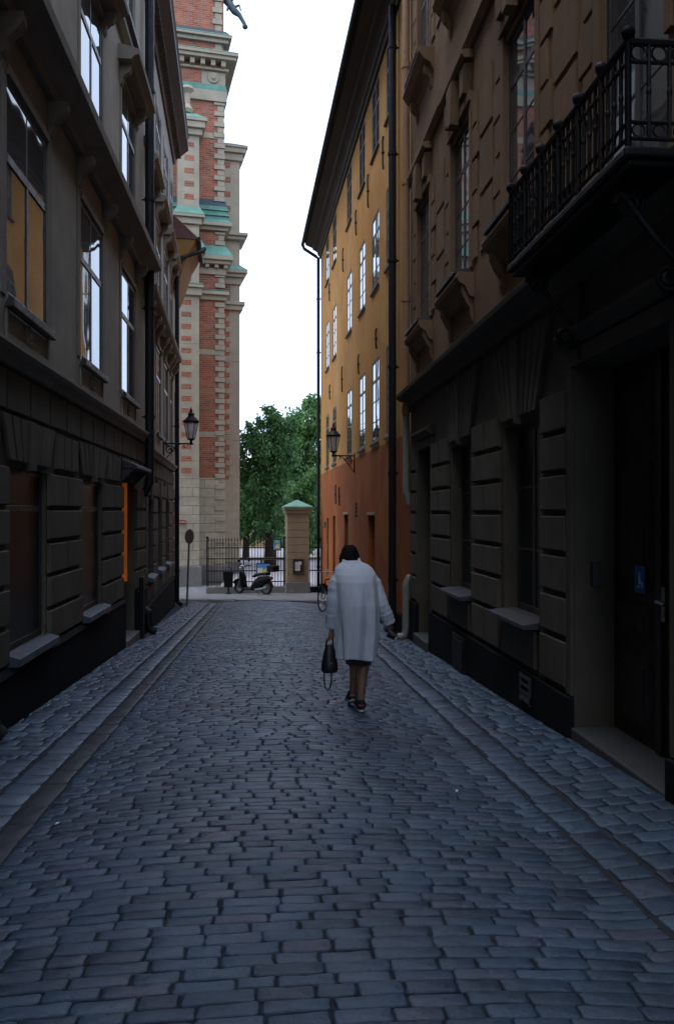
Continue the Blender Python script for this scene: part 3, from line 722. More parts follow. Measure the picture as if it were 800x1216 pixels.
for (a, b, q, zt) in gops:
    if q < 0: 
        for (x0, x1) in ((a-.12, a), (b, b+.12)): ubox(w, s, x0, x1, .0, .03, .06, zt)
        ubox(w, s, a-.12, b+.12, 0, .03, zt+.002, zt+.14); cornice(w, s, a-.16, b+.16, zt+.16, [(0,0),(.05,0),(.12,.07),(.12,.11),(0,.13)])
w.build('door_surround', M['r_low'], hb, bevel=.006)
t = MB()
cornice(t, s, U0, U1, 3.36, [(0,-.02),(.08,-.02),(.1,.06),(.2,.1),(.25,.14),(.26,.2),(.0,.24)])
t.build('string_course', M['r_low'], hb, bevel=.006)
t = MB()
cornice(t, s, U0, U1, 7.15, [(0,0),(.04,0),(.1,.07),(.1,.12),(0,.16)])
cornice(t, s, U0, U1, 12.3, [(0,-.2),(.1,-.15),(.2,0),(.45,.1),(.5,.25),(.5,.4),(0,.5)])
t.build('cornice', M['r_up'], hb, bevel=.006)
t = MB(); uprism(t, s, [(.55,12.8),(-5,16.2),(-10,12.8)], U0, U1); t.build('roof', M['roof'], hb)
for i, c in enumerate(cb):
    t = MB()
    for sg in (-1, 1):
        ubox(t, s, c+sg*.52, c+sg*.62, 0, .035, 4.5, 6.5); ubox(t, s, c+sg*.5, c+sg*.6, 0, .035, 8.55, 10.36)
    ubox(t, s, c-.62, c+.62, 0, .06, 6.505, 6.62); ubox(t, s, c-.6, c+.6, 0, .06, 10.365, 10.46)
    zprism(t, s, [(c-.10,6.44),(c+.10,6.44),(c+.17,6.98),(c-.17,6.98)], .06, .17, .015)
    for q in (-.42, .42): zprism(t, s, [(c+q-.10,6.63),(c+q+.10,6.63),(c+q*1.1+.13,6.98),(c+q*1.1-.13,6.98)], 0, .11, .012)
    cornice(t, s, c-.66, c+.66, 7.0, [(0,0),(.12,.0),(.16,.04),(.16,.09),(0,.11)])
    if i != 3:
        uprism(t, s, [(0,4.42),(.20,4.42),(.22,4.37),(.20,4.31),(.12,4.26),(.06,4.14),(0,4.12)], c-.68, c+.68)
        for q in (-.58, .58): console(t, s, c+q, 4.27, .44, .15, .11)
    uprism(t, s, [(0,8.48),(.22,8.48),(.235,8.41),(.15,8.30),(.05,8.24),(0,8.12)], c-.74, c+.74)
    for q in (-.58, .58): console(t, s, c+q, 8.26, .34, .13, .10)
    t.build('window_surround', M['r_up'], hb, bevel=.005)
    window(hb, s, c, 4.5 if i != 3 else 3.75, 1.04, 1.92 if i != 3 else 2.67, 'C', .045, 'glass_y', 'fr_d', 'silldark', .23 if i != 3 else .05, 2, 4, .02)
    window(hb, s, c, 8.55, 1.0, 1.75, 'C', .045, 'glass_y', 'fr_d', 'silldark', .24, 2, 3, .02)
    if i not in (0, 3): window(hb, s, c, .55, 1.12, 1.87, 'grid', .14, 'glass_d', 'fr_d', 'sill_r', .17, 2, 3, .02)
# doors
def big_door(a, b, z0, z1, v):
    m_ = (a+b)/2; d = MB(); ubox(d, s, a, m_-.004, v-.05, v, z0, z1); ubox(d, s, m_+.004, b, v-.05, v, z0, z1); ubox(d, s, m_-.04, m_+.04, v, v+.03, z0, z1)
    hw = (b-a)/2
    for q in (-1, 1):
        c0 = m_+q*hw/2
        for (za, zb) in ((.1,.62), (.72,.98), (1.08,2.0), (2.1,2.55)):
            za, zb = z0+(z1-z0)*za/2.7, z0+(z1-z0)*zb/2.7
            zprism(d, s, [(c0-hw*.34,za),(c0+hw*.34,za),(c0+hw*.34,zb),(c0-hw*.34,zb)], v, v+.025, .03)
            zprism(d, s, [(c0-hw*.24,za+.07),(c0+hw*.24,za+.07),(c0+hw*.24,zb-.07),(c0-hw*.24,zb-.07)], v+.024, v+.04, .015)
    D = d.build('door', M['wood'], hb, bevel=.004)
    h = MB(); h.tube([(s*(v+.03),m_-.09,.92),(s*(v+.09),m_-.09,.92),(s*(v+.09),m_-.21,.91)], .012, 6); h.lathe([(.03,0),(.03,.008),(.001,.01)], (s*(v+.04),m_-.09,.92), 10, 'x'); ubox(h, s, m_-.115, m_-.065, v+.03, v+.038, .78, 1.02); h.build('handle', M['chrome'], D)
    return D
D = big_door(4.95, 6.62, -.2, 2.72, -.33)
D2 = big_door(12.5, 13.6, -.45, 2.55, -.33)
t = MB(); ubox(t, s, 4.955, 6.615, -.34, .035, -.9, -.185); t.build('doorstep', M['step'], hb, bevel=.015)
t = MB(); ubox(t, s, 12.505, 13.595, -.34, .10, -1.2, gz(13)+.17); t.build('doorstep', M['step'], hb, bevel=.015)
t = MB(); ubox(t, s, 6.56, 6.618, -.21, -.13, .95, 1.15); t.build('bell_plate', M['fr_d'], hb, bevel=.004)
t = MB(); ubox(t, s, 7.55, 7.85, .06, .075, -.22, -.16)
for k in range(4): ubox(t, s, 7.57, 7.83, .06, .08, -.22+k*.07, -.19+k*.07)
ubox(t, s, 7.55, 7.57, .06, .08, -.24, .03); ubox(t, s, 7.83, 7.85, .06, .08, -.24, .03); t.build('vent_grille', M['fr_d'], hb)
t = MB(); ubox(t, s, 10.1, 10.75, .06, .085, -.45, .0); ubox(t, s, 10.15, 10.7, .085, .095, -.41, -.05); t.build('cellar_hatch', M['iron'], hb, bevel=.006)
# balcony
b0, b1, bp = 4.44, 6.72, .50
B = MB(); ubox(B, s, b0, b1, .002, bp+.03, 3.49, 3.55); ubox(B, s, b0+.03, b1-.03, .002, bp, 3.45, 3.489); B = B.build('balcony', M['iron'], hb, bevel=.015)
r = MB(); zt = 4.13
def rail_run(p0, p1, nb):
    p0 = Vector(p0); p1 = Vector(p1)
    for z in (3.60, 3.69, zt-.11, zt): 
        rr = .022 if z == zt else .011
        r.tube([p0+Vector((0,0,z)), p1+Vector((0,0,z))], rr, 6)
    for i in range(nb+1):
        q = p0+(p1-p0)*i/nb
        if i % 4 == 0:
            r.tube([q+Vector((0,0,3.54)), q+Vector((0,0,zt))], .02, 8); r.ball((q.x,q.y,zt+.045), .04, 10, 8)
        else:
            r.tube([q+Vector((0,0,3.60)), q+Vector((0,0,zt))], .012, 6); r.ball((q.x,q.y,3.86), (.016,.016,.03), 8, 6)
        if i < nb:
            m_ = q+(p1-p0)*.5/nb; ax = Vector((p1-p0)).cross(Vector((0,0,1)))
            r.ring_tube((m_.x,m_.y,zt-.06), ax, .042, .007, 14, 5); r.ring_tube((m_.x,m_.y,3.645), ax, .035, .006, 14, 5)
rail_run((s*bp, b0+.03, 0), (s*bp, b1-.03, 0), 24); rail_run((s*.03, b1-.03, 0), (s*bp, b1-.03, 0), 4); rail_run((s*.03, b0+.03, 0), (s*bp, b0+.03, 0), 4)
r.build('railing', M['iron'], B)
for u in (b1-.3, b0+.3):
    q = MB(); pts = []
    for k in range(40):
        a = k/39*4.2*math.pi; rad = .025+.065*(1-k/39)
        pts.append((s*(.37+rad*math.cos(a)), u, 3.34+rad*math.sin(a)*.95))
    q.tube(pts, .015, 6); pts = []
    for k in range(36):
        a = k/35*3.6*math.pi; rad = .025+.065*(1-k/35)
        pts.append((s*(.14+rad*math.cos(a+2)), u, 2.92+rad*math.sin(a+2)))
    q.tube(pts, .02, 6); q.tube([(s*.02,u,2.75),(s*.07,u,3.0),(s*.22,u,3.15),(s*.42,u,3.4)], .022, 6); q.tube([(s*.02,u,2.75),(s*.02,u,3.36)], .022, 6)
    q.build('bracket', M['iron'], B)
# pipe at the corner: plaster coloured above the ledge, cream below
t = MB(); t.tube([(s*.10,14.28,12.2),(s*.10,14.28,3.2)], .065, 10)
for z in (3.3,5.2,7.2,9.2,11.0): t.lathe([(.065,-.05),(.078,-.05),(.078,.05),(.065,.05)], (s*.10,14.28,z), 10)
t.build('downpipe', M['pipe_o'], hb)
t = MB(); t.tube([(s*.10,14.28,3.19),(s*.10,14.28,1.9),(s*.05,14.28,1.7),(-s*.12,14.28,1.55)], .062, 10); t.tube([(-s*.1,14.28,.45),(s*.05,14.28,.42),(s*.10,14.28,.30),(s*.10,14.28,-.45),(s*.13,14.28,-.56),(s*.24,14.28,-.6)], [.062,.066,.066,.066,.066,.07], 10)
t.build('downpipe_foot', M['pipe_c'], hb)
# sticker on the door: white figure on a blue square
sg = thing('blue_sign', 'small square blue sign with a white seated figure on the dark wooden door', 'sign', (2.47+.33-.042, 6.05, 1.05))
q = MB(); q.box(-.004,0,-.085,.085,-.1,.1); q.build('sign_plate', M['sblue'], sg)
q = MB(); q.box(-.006,-.0045,-.012,.008,.03,.055); q.box(-.006,-.0045,-.014,.014,-.035,.025); q.box(-.006,-.0045,-.05,-.014,-.035,-.018); q.box(-.006,-.0045,-.05,-.036,-.06,-.035); q.box(-.006,-.0045,-.01,.04,-.06,-.05); q.build('symbol', M['white'], sg)

# ------------------------------------------------------------------ church tower
tw = thing('church_tower', 'tall brick church tower with sandstone quoins, buttresses and green copper cornices', 'church tower', (-1.73,35,0), math.radians(10))
def quoins(mb, x0, long, short, y, z0, z1, hgt, side, dep=.06, ins=.012):
    z = z0; i = 0
    while z < z1-.05:
        L = long if i % 2 == 0 else short; h = min(hgt, z1-z)
        a, b = (x0-L, x0) if side > 0 else (x0, x0+L)
        if i % 2 == 0:
            mb.frustum([(a,y+.1,z+.01),(b+.0,y+.1,z+.01),(b,y+.1,z+h-.01),(a,y+.1,z+h-.01)], [(a+ins,y-dep,z+.01+ins),(b-ins*.2,y-dep,z+.01+ins),(b-ins*.2,y-dep,z+h-.01-ins),(a+ins,y-dep,z+h-.01-ins)])
        else:
            mb.frustum([(a,y+.1,z+.004),(b-.03,y+.1,z+.004),(b-.03,y+.1,z+h-.004),(a,y+.1,z+h-.004)], [(a,y-dep*.35,z+.004),(b-.03,y-dep*.35,z+.004),(b-.03,y-dep*.35,z+h-.004),(a,y-dep*.35,z+h-.004)])
        z += hgt; i += 1
AX0, AX1, AY = -1.95, -1.12, -.75            # forward buttress
CX0, CX1, CY = 0.0, .80, 1.3                 # sideways buttress
b = MB(); b.box(-7,-.05,.001,8,2.95,27); b.build('brick_wall', M['brick'], tw)
b = MB(); b.box(-7,-.0,-.02,8,-.62,2.95); b.build('ashlar_wall', M['ashlar'], tw)
b = MB(); b.box(-7.2,.10,-.12,8,-2.5,-.62); b.box(AX0-.1,AX1+.1,AY-.1,0,-2.5,-.62); b.box(CX0,CX1+.1,CY-.1,4,-2.5,-.62); b.build('granite_base', M['granite'], tw, bevel=.03)
q = MB(); quoins(q, 0, .42, .26, 0, -.6, 10.2, .22, 1); quoins(q, 0, .42, .26, 0, 10.75, 11.3, .22, 1); quoins(q, 0, .42, .26, 0, 12.5, 13.08, .22, 1); quoins(q, 0, .46, .3, 0, 14.3, 18.4, .22, 1); quoins(q, -.1, .42, .3, 0, 21.1, 26, .24, 1); quoins(q,-.1,.42,.3,0,20.4,20.8,.2,1)
quoins(q, -3.3, .5, .3, 0, 20.4, 26, .24, -1)
for z in (4.62, 8.0, 16.9): q.box(-7,-.02,-.015,.3,z,z+.22)
q.build('quoin_stones', M['stone'], tw, bevel=.006)
# forward buttress: pale stone with short brick inserts
B_ = MB(); B_.box(AX0,AX1,AY,.1,2.95,16.8); B_ = B_.build('buttress', M['stone'], tw)
q = MB(); z = 3.1
while z < 11.0: q.box(AX0+.12,AX0+.52,AY-.006,AY+.05,z,z+.2); z += .48
z = 13.0
while z < 16.4: q.box(AX0+.25,AX0+.62,AY-.006,AY+.05,z,z+.21); z += .52
q.build('brick_insert', M['brick'], B_)
q = MB(); z = 3.05
while z < 16.6: q.box(AX0-.004,AX1+.004,AY-.003,AY+.02,z,z+.012); z += .275
q.box(AX0-.01,AX1+.005,AY-.012,.05,-.6,2.95); q.build('ashlar_facing', M['ashlar'], B_)
q = MB(); q.box(AX0-.1,AX1+.1,AY-.12,0,10.2,10.5); q.box(AX0-.16,AX1+.16,AY-.2,0,10.5,10.62)
q.box(AX0-.1,AX1+.12,AY-.12,0,16.6,16.85); q.box(AX0-.2,AX1+.22,AY-.24,0,16.85,17.1); q.box(AX0-.28,AX1+.3,AY-.3,0,17.1,17.22)
q.lathe([(.16,0),(.24,.15),(.12,.35),(.12,.8),(.28,.95),(.22,1.05),(.1,1.1)], (AX0+.38,AY+.2,17.55), 8)
q.build('cap', M['stone'], B_, bevel=.02)
q = MB(); q.frustum([(AX0-.28,AY-.3,17.22),(AX1+.3,AY-.3,17.22),(AX1+.3,0,17.22),(AX0-.28,0,17.22)], [(AX0+.1,AY+.2,17.6),(AX1-.1,AY+.2,17.6),(AX1-.1,0,17.6),(AX0+.1,0,17.6)]); q.box(AX0-.17,AX1+.17,AY-.21,0,10.622,10.66); q.build('copper_flashing', M['copper'], B_)
# sideways buttress
D_ = MB(); D_.box(CX0,CX1,CY,4,-.6,17.0); D_ = D_.build('buttress', M['stone'], tw)
q = MB(); q.box(CX0+.0,CX0+.36,CY-.008,CY+.1,2.95,10.2); q.box(CX0,CX0+.4,CY-.008,CY+.1,10.55,11.3)
z = 13.8
while z < 16.3: q.box(CX0+.08,CX0+.40,CY-.008,CY+.05,z,z+.24); z += .62
q.build('brick_insert', M['brick'], D_)
q = MB(); z = 3.1
while z < 10.1: q.box(CX0+.2,CX0+.46,CY-.014,CY+.05,z,z+.22); z += .44
for zz in (4.62, 8.0): q.box(CX0,CX1,CY-.016,CY+.05,zz,zz+.22)
q.box(CX0-.1,CX1+.12,CY-.14,3,10.2,10.4); q.box(CX0-.1,CX1+.2,CY-.22,3,10.4,10.55)
q.box(CX0-.1,CX1+.06,CY-.08,3,11.3,11.6); q.box(CX0-.1,CX1+.3,CY-.3,3,11.75,11.9); q.box(CX0-.1,CX1+.18,CY-.2,3,11.6,11.75); q.box(CX0-.1,CX1+.2,CY-.2,3,13.2,13.35); q.box(CX0-.1,CX1+.32,CY-.3,3,13.35,13.48)
q.box(CX0,CX1+.12,CY-.12,3,16.6,16.9); q.box(CX0,CX1+.24,CY-.24,3,16.9,17.1); q.box(CX0,CX1+.32,CY-.30,3,17.1,17.2); q.build('cap', M['stone'], D_, bevel=.02)
q = MB(); q.frustum([(CX0,CY-.30,17.2),(CX1+.32,CY-.30,17.2),(CX1+.32,3,17.2),(CX0,3,17.2)], [(CX0,CY+.3,17.5),(CX1-.2,CY+.3,17.5),(CX1-.2,3,17.5),(CX0,3,17.5)])
q.frustum([(CX0-.1,CY-.3,11.9),(CX1+.3,CY-.3,11.9),(CX1+.3,3,11.9),(CX0-.1,3,11.9)], [(CX0-.1,CY+.1,12.2),(CX1,CY+.1,12.2),(CX1,3,12.2),(CX0-.1,3,12.2)]); q.build('copper_flashing', M['copper'], D_)
# cornices of the main body
q = MB()
q.box(-7,.06,-.10,7,10.25,10.45); q.box(-7,.16,-.22,7,10.45,10.6)
q.box(-7,.05,-.08,7,11.3,11.55); q.box(-7,.2,-.26,7,11.7,11.85); q.box(-7,.30,-.36,7,11.85,12.02)
x = -6.9
while x < 0: q.box(x,x+.16,-.2,0,11.55,11.7); x += .38
q.box(-7,.12,-.16,7,13.1,13.25); q.box(-7,.26,-.3,7,13.25,13.4)
q.box(AX0-.1,AX1+.1,AY-.1,0,13.05,13.3); q.box(AX0-.2,AX1+.2,AY-.2,0,13.3,13.42)
q.box(-7,.08,-.10,7,18.4,18.85); q.box(-7,.02,-.02,7,19.1,19.65)
q.box(-7,.14,-.16,7,19.65,19.75); q.box(-7,.42,-.46,7,19.98,20.12); q.box(-7,.5,-.54,7,20.12,20.25)
x = -6.9
while x < .2: q.box(x,x+.18,-.34,0,19.75,19.98); x += .42
q.box(-7,.14,-.16,7,20.8,20.95); q.box(-7,.26,-.3,7,20.95,21.06)
for xx in (-.48, -2.75): q.lathe([(.001,-.14),(.08,-.14),(.1,-.1),(.16,-.06),(.2,-.08),(.24,-.05),(.24,0),(.001,0)], (xx,-.02,19.38), 16, 'y')
q.build('cornice', M['stone'], tw, bevel=.015)
q = MB(); q.box(-2.3,-.95,-.03,.2,19.13,19.62); q.build('brick_frieze', M['brick'], tw)
def slope(q, z0, z1, o0, o1, x0=-7):
    q.frustum([(x0,-o0,z0),(o0*.9,-o0,z0),(o0*.9,7,z0),(x0,7,z0)], [(x0,-o1,z1),(o1*.9,-o1,z1),(o1*.9,7,z1),(x0,7,z1)])
q = MB(); slope(q, 12.02, 12.5, .36, .03); slope(q, 13.4, 13.52, .3, .16); slope(q, 13.52, 13.7, .13, .11); slope(q, 13.7, 13.76, .18, .17); slope(q, 13.76, 13.92, .12, .10); slope(q, 13.92, 13.97, .16, .15); slope(q, 13.97, 14.1, .1, .1); slope(q, 18.85, 19.1, .10, .03); slope(q, 20.25, 20.3, .55, .5); slope(q, 21.06, 21.1, .31, .28)
for za, zb, oa, ob in ((13.42,13.75,.21,.02),(12.0,12.55,.26,.02)): q.frustum([(AX0-oa,AY-oa,za),(AX1+oa,AY-oa,za),(AX1+oa,0,za),(AX0-oa,0,za)], [(AX0-ob,AY-ob,zb),(AX1+ob,AY-ob,zb),(AX1+ob,0,zb),(AX0-ob,0,zb)]); slope(q, 10.6, 10.64, .23, .2)
q.build('copper_flashing', M['copper'], tw)
q = MB(); slope(q, 14.1, 14.4, .10, .0); slope(q, 20.3, 20.42, .3, .05); slope(q, 21.1, 21.35, .25, .03); q.build('dark_flashing', M['copper_d'], tw)
q = MB(); q.tube([(-.1,.4,23.2),(.15,.2,22.95),(.35,.05,22.55),(.55,-.05,22.35),(.72,-.15,22.0),(.78,-.2,21.8)], [.1,.17,.15,.1,.08,.1], 8)
q.ball((.76,-.2,21.82), (.12,.12,.1), 10, 8); q.tube([(.3,.1,22.7),(.55,.0,22.8),(.6,-.05,22.55)], [.07,.05,.03], 6); q.tube([(.2,.15,22.9),(.35,.05,23.3),(.2,.1,23.6)], [.08,.05,.02], 6); q.tube([(.1,.1,22.7),(.05,.0,22.5)], [.06,.04], 6)
q.build('gargoyle', M['copper_d'], tw, smooth=True, loc=(.05,0,-.25))
pl = thing('red_plaque', 'small red enamel plaque fixed low on the stone of the church tower', 'sign', (-3.38,33.87,1.15), math.radians(10))
q = MB(); q.box(-.17,.17,-.02,.03,-.075,.075); q.build('plate', M['red'], pl, bevel=.005)
q = MB()
for k in range(9): 
    if k != 4: q.box(-.14+k*.032,-.14+k*.032+.02,-.023,-.0205,-.02,.02)
q.build('lettering', M['white'], pl)

# ------------------------------------------------------------------ churchyard fence and pillar
FY = 31.0
fz = -1.2
fe = thing('iron_fence', 'black iron railing with spiked tops on a granite footing between church tower and pillar', 'fence', (0,FY,0))
q = MB(); q.box(-2.2,.69,-.16,.16,-2.2,fz+.03); q.build('footing', M['granite'], fe, bevel=.02)
q = MB(); x = -2.12
for z in (fz+.18, .22, -.18, -.62): q.box(-2.2,.69,-.018,.018,z,z+.035)
while x < .68: q.tube([(x,0,fz+.03),(x,0,.50)], .011, 6); q.lathe([(.011,0),(.026,.02),(.02,.05),(.001,.14)], (x,0,.50), 6); x += .105
x = -2.07
while x < .45: q.ring_tube((x+.05,0,.36), (0,1,0), .045, .008, 12, 5); x += .21
for xx in (-2.17, -.85, .64): q.box(xx-.025,xx+.025,-.025,.025,fz+.03,.58); q.ball((xx,0,.62), .05, 8, 6)
q.build('railing', M['iron'], fe)
pi = thing('gate_pillar', 'square sandstone gate pillar with a pyramidal verdigris copper cap', 'pillar', (1.10,FY,0), math.radians(4))
q = MB(); q.box(-.445,.445,-.445,.445,-2.2,-1.0); q.build('base', M['granite'], pi, bevel=.02)
q = MB(); z = -1.0
while z < 1.4: q.box(-.403,.403,-.403,.403,z+.006,z+.262); q.box(-.391,.391,-.391,.391,z-.006,z+.01); z += .27
q.build('shaft', M['pillar'], pi, bevel=.008)
q = MB(); q.box(-.420,.420,-.420,.420,1.41,1.50); q.box(-.462,.462,-.462,.462,1.50,1.62); q.box(-.504,.504,-.504,.504,1.62,1.70); q.build('capital', M['pillar'], pi, bevel=.01)
q = MB(); q.frustum([(-.529,-.529,1.70),(.529,-.529,1.70),(.529,.529,1.70),(-.529,.529,1.70)], [(-.529,-.529,1.75),(.529,-.529,1.75),(.529,.529,1.75),(-.529,.529,1.75)]); q.frustum([(-.521,-.521,1.75),(.521,-.521,1.75),(.521,.521,1.75),(-.521,.521,1.75)], [(-.03,-.03,1.99),(.03,-.03,1.99),(.03,.03,1.99),(-.03,.03,1.99)]); q.build('copper_cap', M['copper'], pi)
ga = thing('iron_gate', 'black iron gate leaf with vertical bars between the stone pillar and the ochre house', 'gate', (1.55,FY,0))
q = MB(); x = .02
while x < .75: q.tube([(x,0,-1.4),(x,0,.5)], .012, 6); q.lathe([(.012,0),(.026,.02),(.001,.14)], (x,0,.5), 6); x += .1
for z in (-1.38,-.62,.22): q.box(0,.75,-.018,.018,z,z+.04)
q.build('bars', M['iron'], ga)
nb = thing('notice_board', 'small dark framed notice case with a white sheet on the stone pillar', 'notice board', (1.13,FY-.42,-.42), math.radians(4))
q = MB(); q.box(-.2,.2,-.06,.03,-.27,-.22); q.box(-.2,.2,-.06,.03,.22,.27); q.box(-.2,-.15,-.06,.03,-.22,.22); q.box(.15,.2,-.06,.03,-.22,.22); q.box(-.15,.15,-.02,.03,-.22,.22); q.build('case', M['wood'], nb, bevel=.006)
q = MB(); q.box(-.12,.06,-.026,-.021,-.16,.16); q.box(.0,.12,-.03,-.0265,.06,.18); q.build('paper', M['white'], nb)
q = MB(); k = 0
for k in range(5): q.box(-.10,.0+.01*(k % 3),-.028,-.0265,-.1+k*.035,-.09+k*.035)
q.build('printed_lines', M['grey'], nb)
def poster(name, label, loc, w, h, kind, rz=0):
    o = thing(name, label, 'poster', loc, rz); q = MB()
    q.box(-w/2-.03,w/2+.03,-.02,.02,-h/2-.03,h/2+.03); q.build('frame', M['black'], o, bevel=.005)
    q = MB(); q.box(-w/2,w/2,-.026,-.0205,-h/2,h/2); q.build('print', M['pblue'], o)
    q = MB()
    if kind == 0:
        q.prism([(-w*.05,-.029,-h*.1),(w*.2,-.029,h*.06),(w/2,-.029,h*.22),(w/2,-.029,-h*.1),(w*.2,-.029,-h*.28),(-w*.05,-.029,-h*.42)], (0,.0025,0)); q.build('yellow_field', M['pyellow'], o)
        q = MB(); q.prism([(w*.1,-.029,-h*.42),(w/2,-.029,-h*.14),(w/2,-.029,-h/2),(w*.0,-.029,-h/2)], (0,.0025,0)); q.build('green_field', M['pgreen'], o)
        q = MB(); q.box(-w*.48,-w*.06,-.029,-.0265,-h*.45,h*.12); q.build('text_panel', M['white'], o)
    else:
        q.prism([(-w*.3,-.029,-h*.3),(0,-.029,h*.05),(w*.4,-.029,h*.0),(w*.3,-.029,-h*.4)], (0,.0025,0)); q.box(-w*.1,w*.1,-.029,-.0265,h*.2,h*.4); q.build('yellow_shape', M['pyellow'], o)
        q = MB(); q.box(-w*.48,-w*.2,-.029,-.0265,h*.05,h*.45); q.build('green_shape', M['pgreen'], o)
    return o
poster('poster_board', 'blue and yellow landscape poster in a black frame low on the iron railing', (-.13,FY-.06,-.54), .46, .38, 0)
poster('poster', 'small blue and yellow poster hanging high on the railing next to the pillar', (.36,FY-.06,.35), .26, .36, 1)
bn = thing('litter_bin', 'black sheet metal litter bin on a post in front of the railing', 'bin', (-1.38,30.45,gz(30.4)+.07))
q = MB(); q.frustum([(-.15,-.12,.25),(.15,-.12,.25),(.15,.12,.25),(-.15,.12,.25)], [(-.18,-.15,.82),(.18,-.15,.82),(.18,.15,.82),(-.18,.15,.82)]); q.build('container', M['black'], bn, bevel=.015)
q = MB(); q.tube([(0,.1,0),(0,.1,.3)], .03, 8); q.lathe([(.12,0),(.12,.02),(.03,.03)], (0,.1,0), 12); q.build('post', M['iron'], bn)
q = MB(); q.tube([(-.1,0,.82),(-.09,0,.93),(0,0,.98),(.09,0,.93),(.1,0,.82)], .014, 6); q.build('handle', M['iron'], bn)

# ------------------------------------------------------------------ vegetation
def leaves(pts, size, droop, seed, parent, mat, name='crown'):
    rs = np.random.RandomState(seed); n = len(pts); pts = np.array(pts)
    sz = size*rs.uniform(.6, 1.35, n)[:, None]
    d = rs.normal(size=(n, 3)); d[:, 2] -= droop; d /= np.linalg.norm(d, axis=1)[:, None]
    w = np.cross(d, rs.normal(size=(n, 3))); w /= np.linalg.norm(w, axis=1)[:, None]
    a = pts; b = pts + d*sz*.5 + w*sz*.3; c = pts + d*sz; e = pts + d*sz*.5 - w*sz*.3
    nrm = np.cross(d, w)*sz*.08
    v = np.stack([a, b+nrm, c, e+nrm], 1).reshape(-1, 3); f = np.arange(4*n).reshape(n, 4)
    me = bpy.data.meshes.new(name); me.from_pydata(v.tolist(), [], f.tolist()); me.materials.append(mat)
    t = np.clip(rs.normal(.45, .25, n), 0, 1); set_tint(me, np.repeat(t, 4)); me.update()
    return link(name, me, parent)
def tree(label, x, y, z0, clumps, n, size, mat, seed, trunk=.2, droop=.6, group=None):
    o = thing('leafy_tree', label, 'tree', (x, y, z0), 0, group); rs = np.random.RandomState(seed)
    tk = MB(); top = max(c[2] for c in clumps)
    tk.tube([(0,0,-.3),(.05,0,top*.3),(-.03,.05,top*.6),(.02,0,top*.92)], [trunk*1.25,trunk,trunk*.7,trunk*.25], 10)
    for c in clumps:
        zb = min(top*.75, max(.8, c[2]-.9*c[3]-.4)); tk.tube([(0,0,zb), (c[0]*.5,c[1]*.5,(zb+c[2])/2+.15), (c[0],c[1],c[2])], [trunk*.45,trunk*.28,trunk*.08], 6)
    tk.build('trunk', M['bark'], o, smooth=True)
    P = []; tot = sum(c[3]**2 for c in clumps)
    for c in clumps:
        m = int(n*c[3]**2/tot); sub = max(6, int(m/60))
        dirs = rs.normal(size=(sub, 3)); dirs /= np.linalg.norm(dirs, axis=1)[:, None]
        cen = np.array(c[:3]) + dirs*(c[3]*rs.uniform(.35, 1.0, sub)[:, None])*np.array([1,1,c[4] if len(c) > 4 else .9])
        idx = rs.randint(0, sub, m); off = rs.normal(size=(m, 3))*c[3]*.13; off[:, 2] -= np.abs(rs.normal(size=m))*c[3]*.12*droop
        P.append(cen[idx] + off)
    leaves(np.concatenate(P), size, droop, seed, o, mat); return o
gt = 'trees in the churchyard'
tree('dark green weeping tree with its crown hanging low in the middle of the churchyard', .15, 41, -1.1,
     [(-.1,0,5.9,1.25,1.05),(-.95,.1,5.7,.95),(-1.05,.1,6.5,.6),(.75,0,5.5,.9),(.0,-.2,7.0,.85),(-.3,-.2,3.9,.95,1.3),(.3,-.2,3.2,.85,1.4),(0,-.2,2.2,.75,1.4),(-1.35,0,4.7,.7),(.1,.4,4.6,1.1),(.9,0,6.7,.6)], 16000, .17, M['leaf_d'], 3, .26, 1.1, gt)
tree('tallest light green tree rising behind the weeping tree beside the ochre house', 2.35, 49, -1.0,
     [(0,0,8.0,1.4),(-.9,0,6.9,1.4),(.9,0,6.6,1.5),(-.5,-.5,5.2,1.3),(.5,-.5,4.2,1.4),(-.8,-.3,3.3,1.2),(.4,0,8.8,.8)], 14000, .22, M['leaf_l'], 4, .25, .5, gt)
tree('low light green tree close beside the church tower', -1.15, 45, -1.1,
     [(0,0,3.6,1.15),(.7,0,2.8,1.1),(-.6,0,4.1,1.0),(.3,-.3,1.9,1.0),(.9,.2,4.3,.7),(-.4,-.3,2.3,1.0)], 11000, .18, M['leaf_l'], 5, .16, .5, gt)
tree('bushy tree with bright leaves between weeping tree and gate pillar', 1.75, 44, -1.1,
     [(0,0,3.7,.9),(.5,0,2.8,.9),(-.3,-.2,2.0,.8),(.4,.2,1.4,.9),(.7,0,4.4,.7)], 8000, .17, M['leaf_l'], 6, .14, .6, gt)
for i, (x, lab) in enumerate(((-4.2, 'dark far tree half hidden by the church tower'), (.2, 'dark far tree directly behind the weeping tree'), (4.6, 'dark far tree behind the gate and ochre house'))):
    tree(lab, x, 57, -.8, [(0,0,4.0,2.0),(1.2,0,2.6,1.8),(-1.3,0,2.8,1.8),(.2,0,5.4,1.3),(.8,-.4,1.2,1.3),(-.9,-.4,1.3,1.3)], 9000, .3, M['leaf_d'], 20+i, .3, .4, gt)
hd = thing('clipped_hedge', 'dark hedge along the back of the churchyard', 'hedge', (0,60,-.8))
rs = np.random.RandomState(9); m = 22000
leaves(np.stack([rs.uniform(-9,11,m), rs.normal(0,.7,m), rs.uniform(0,1,m)**.8*4.2+rs.normal(0,.2,m)], 1), .34, .3, 11, hd, M['leaf_d'], 'foliage')
q = MB(); 
for k in range(14): q.tube([(-9+k*1.5,0,0),(-9+k*1.5+.1,0,3.2)], [.06,.02], 6)
q.build('stems', M['bark'], hd)
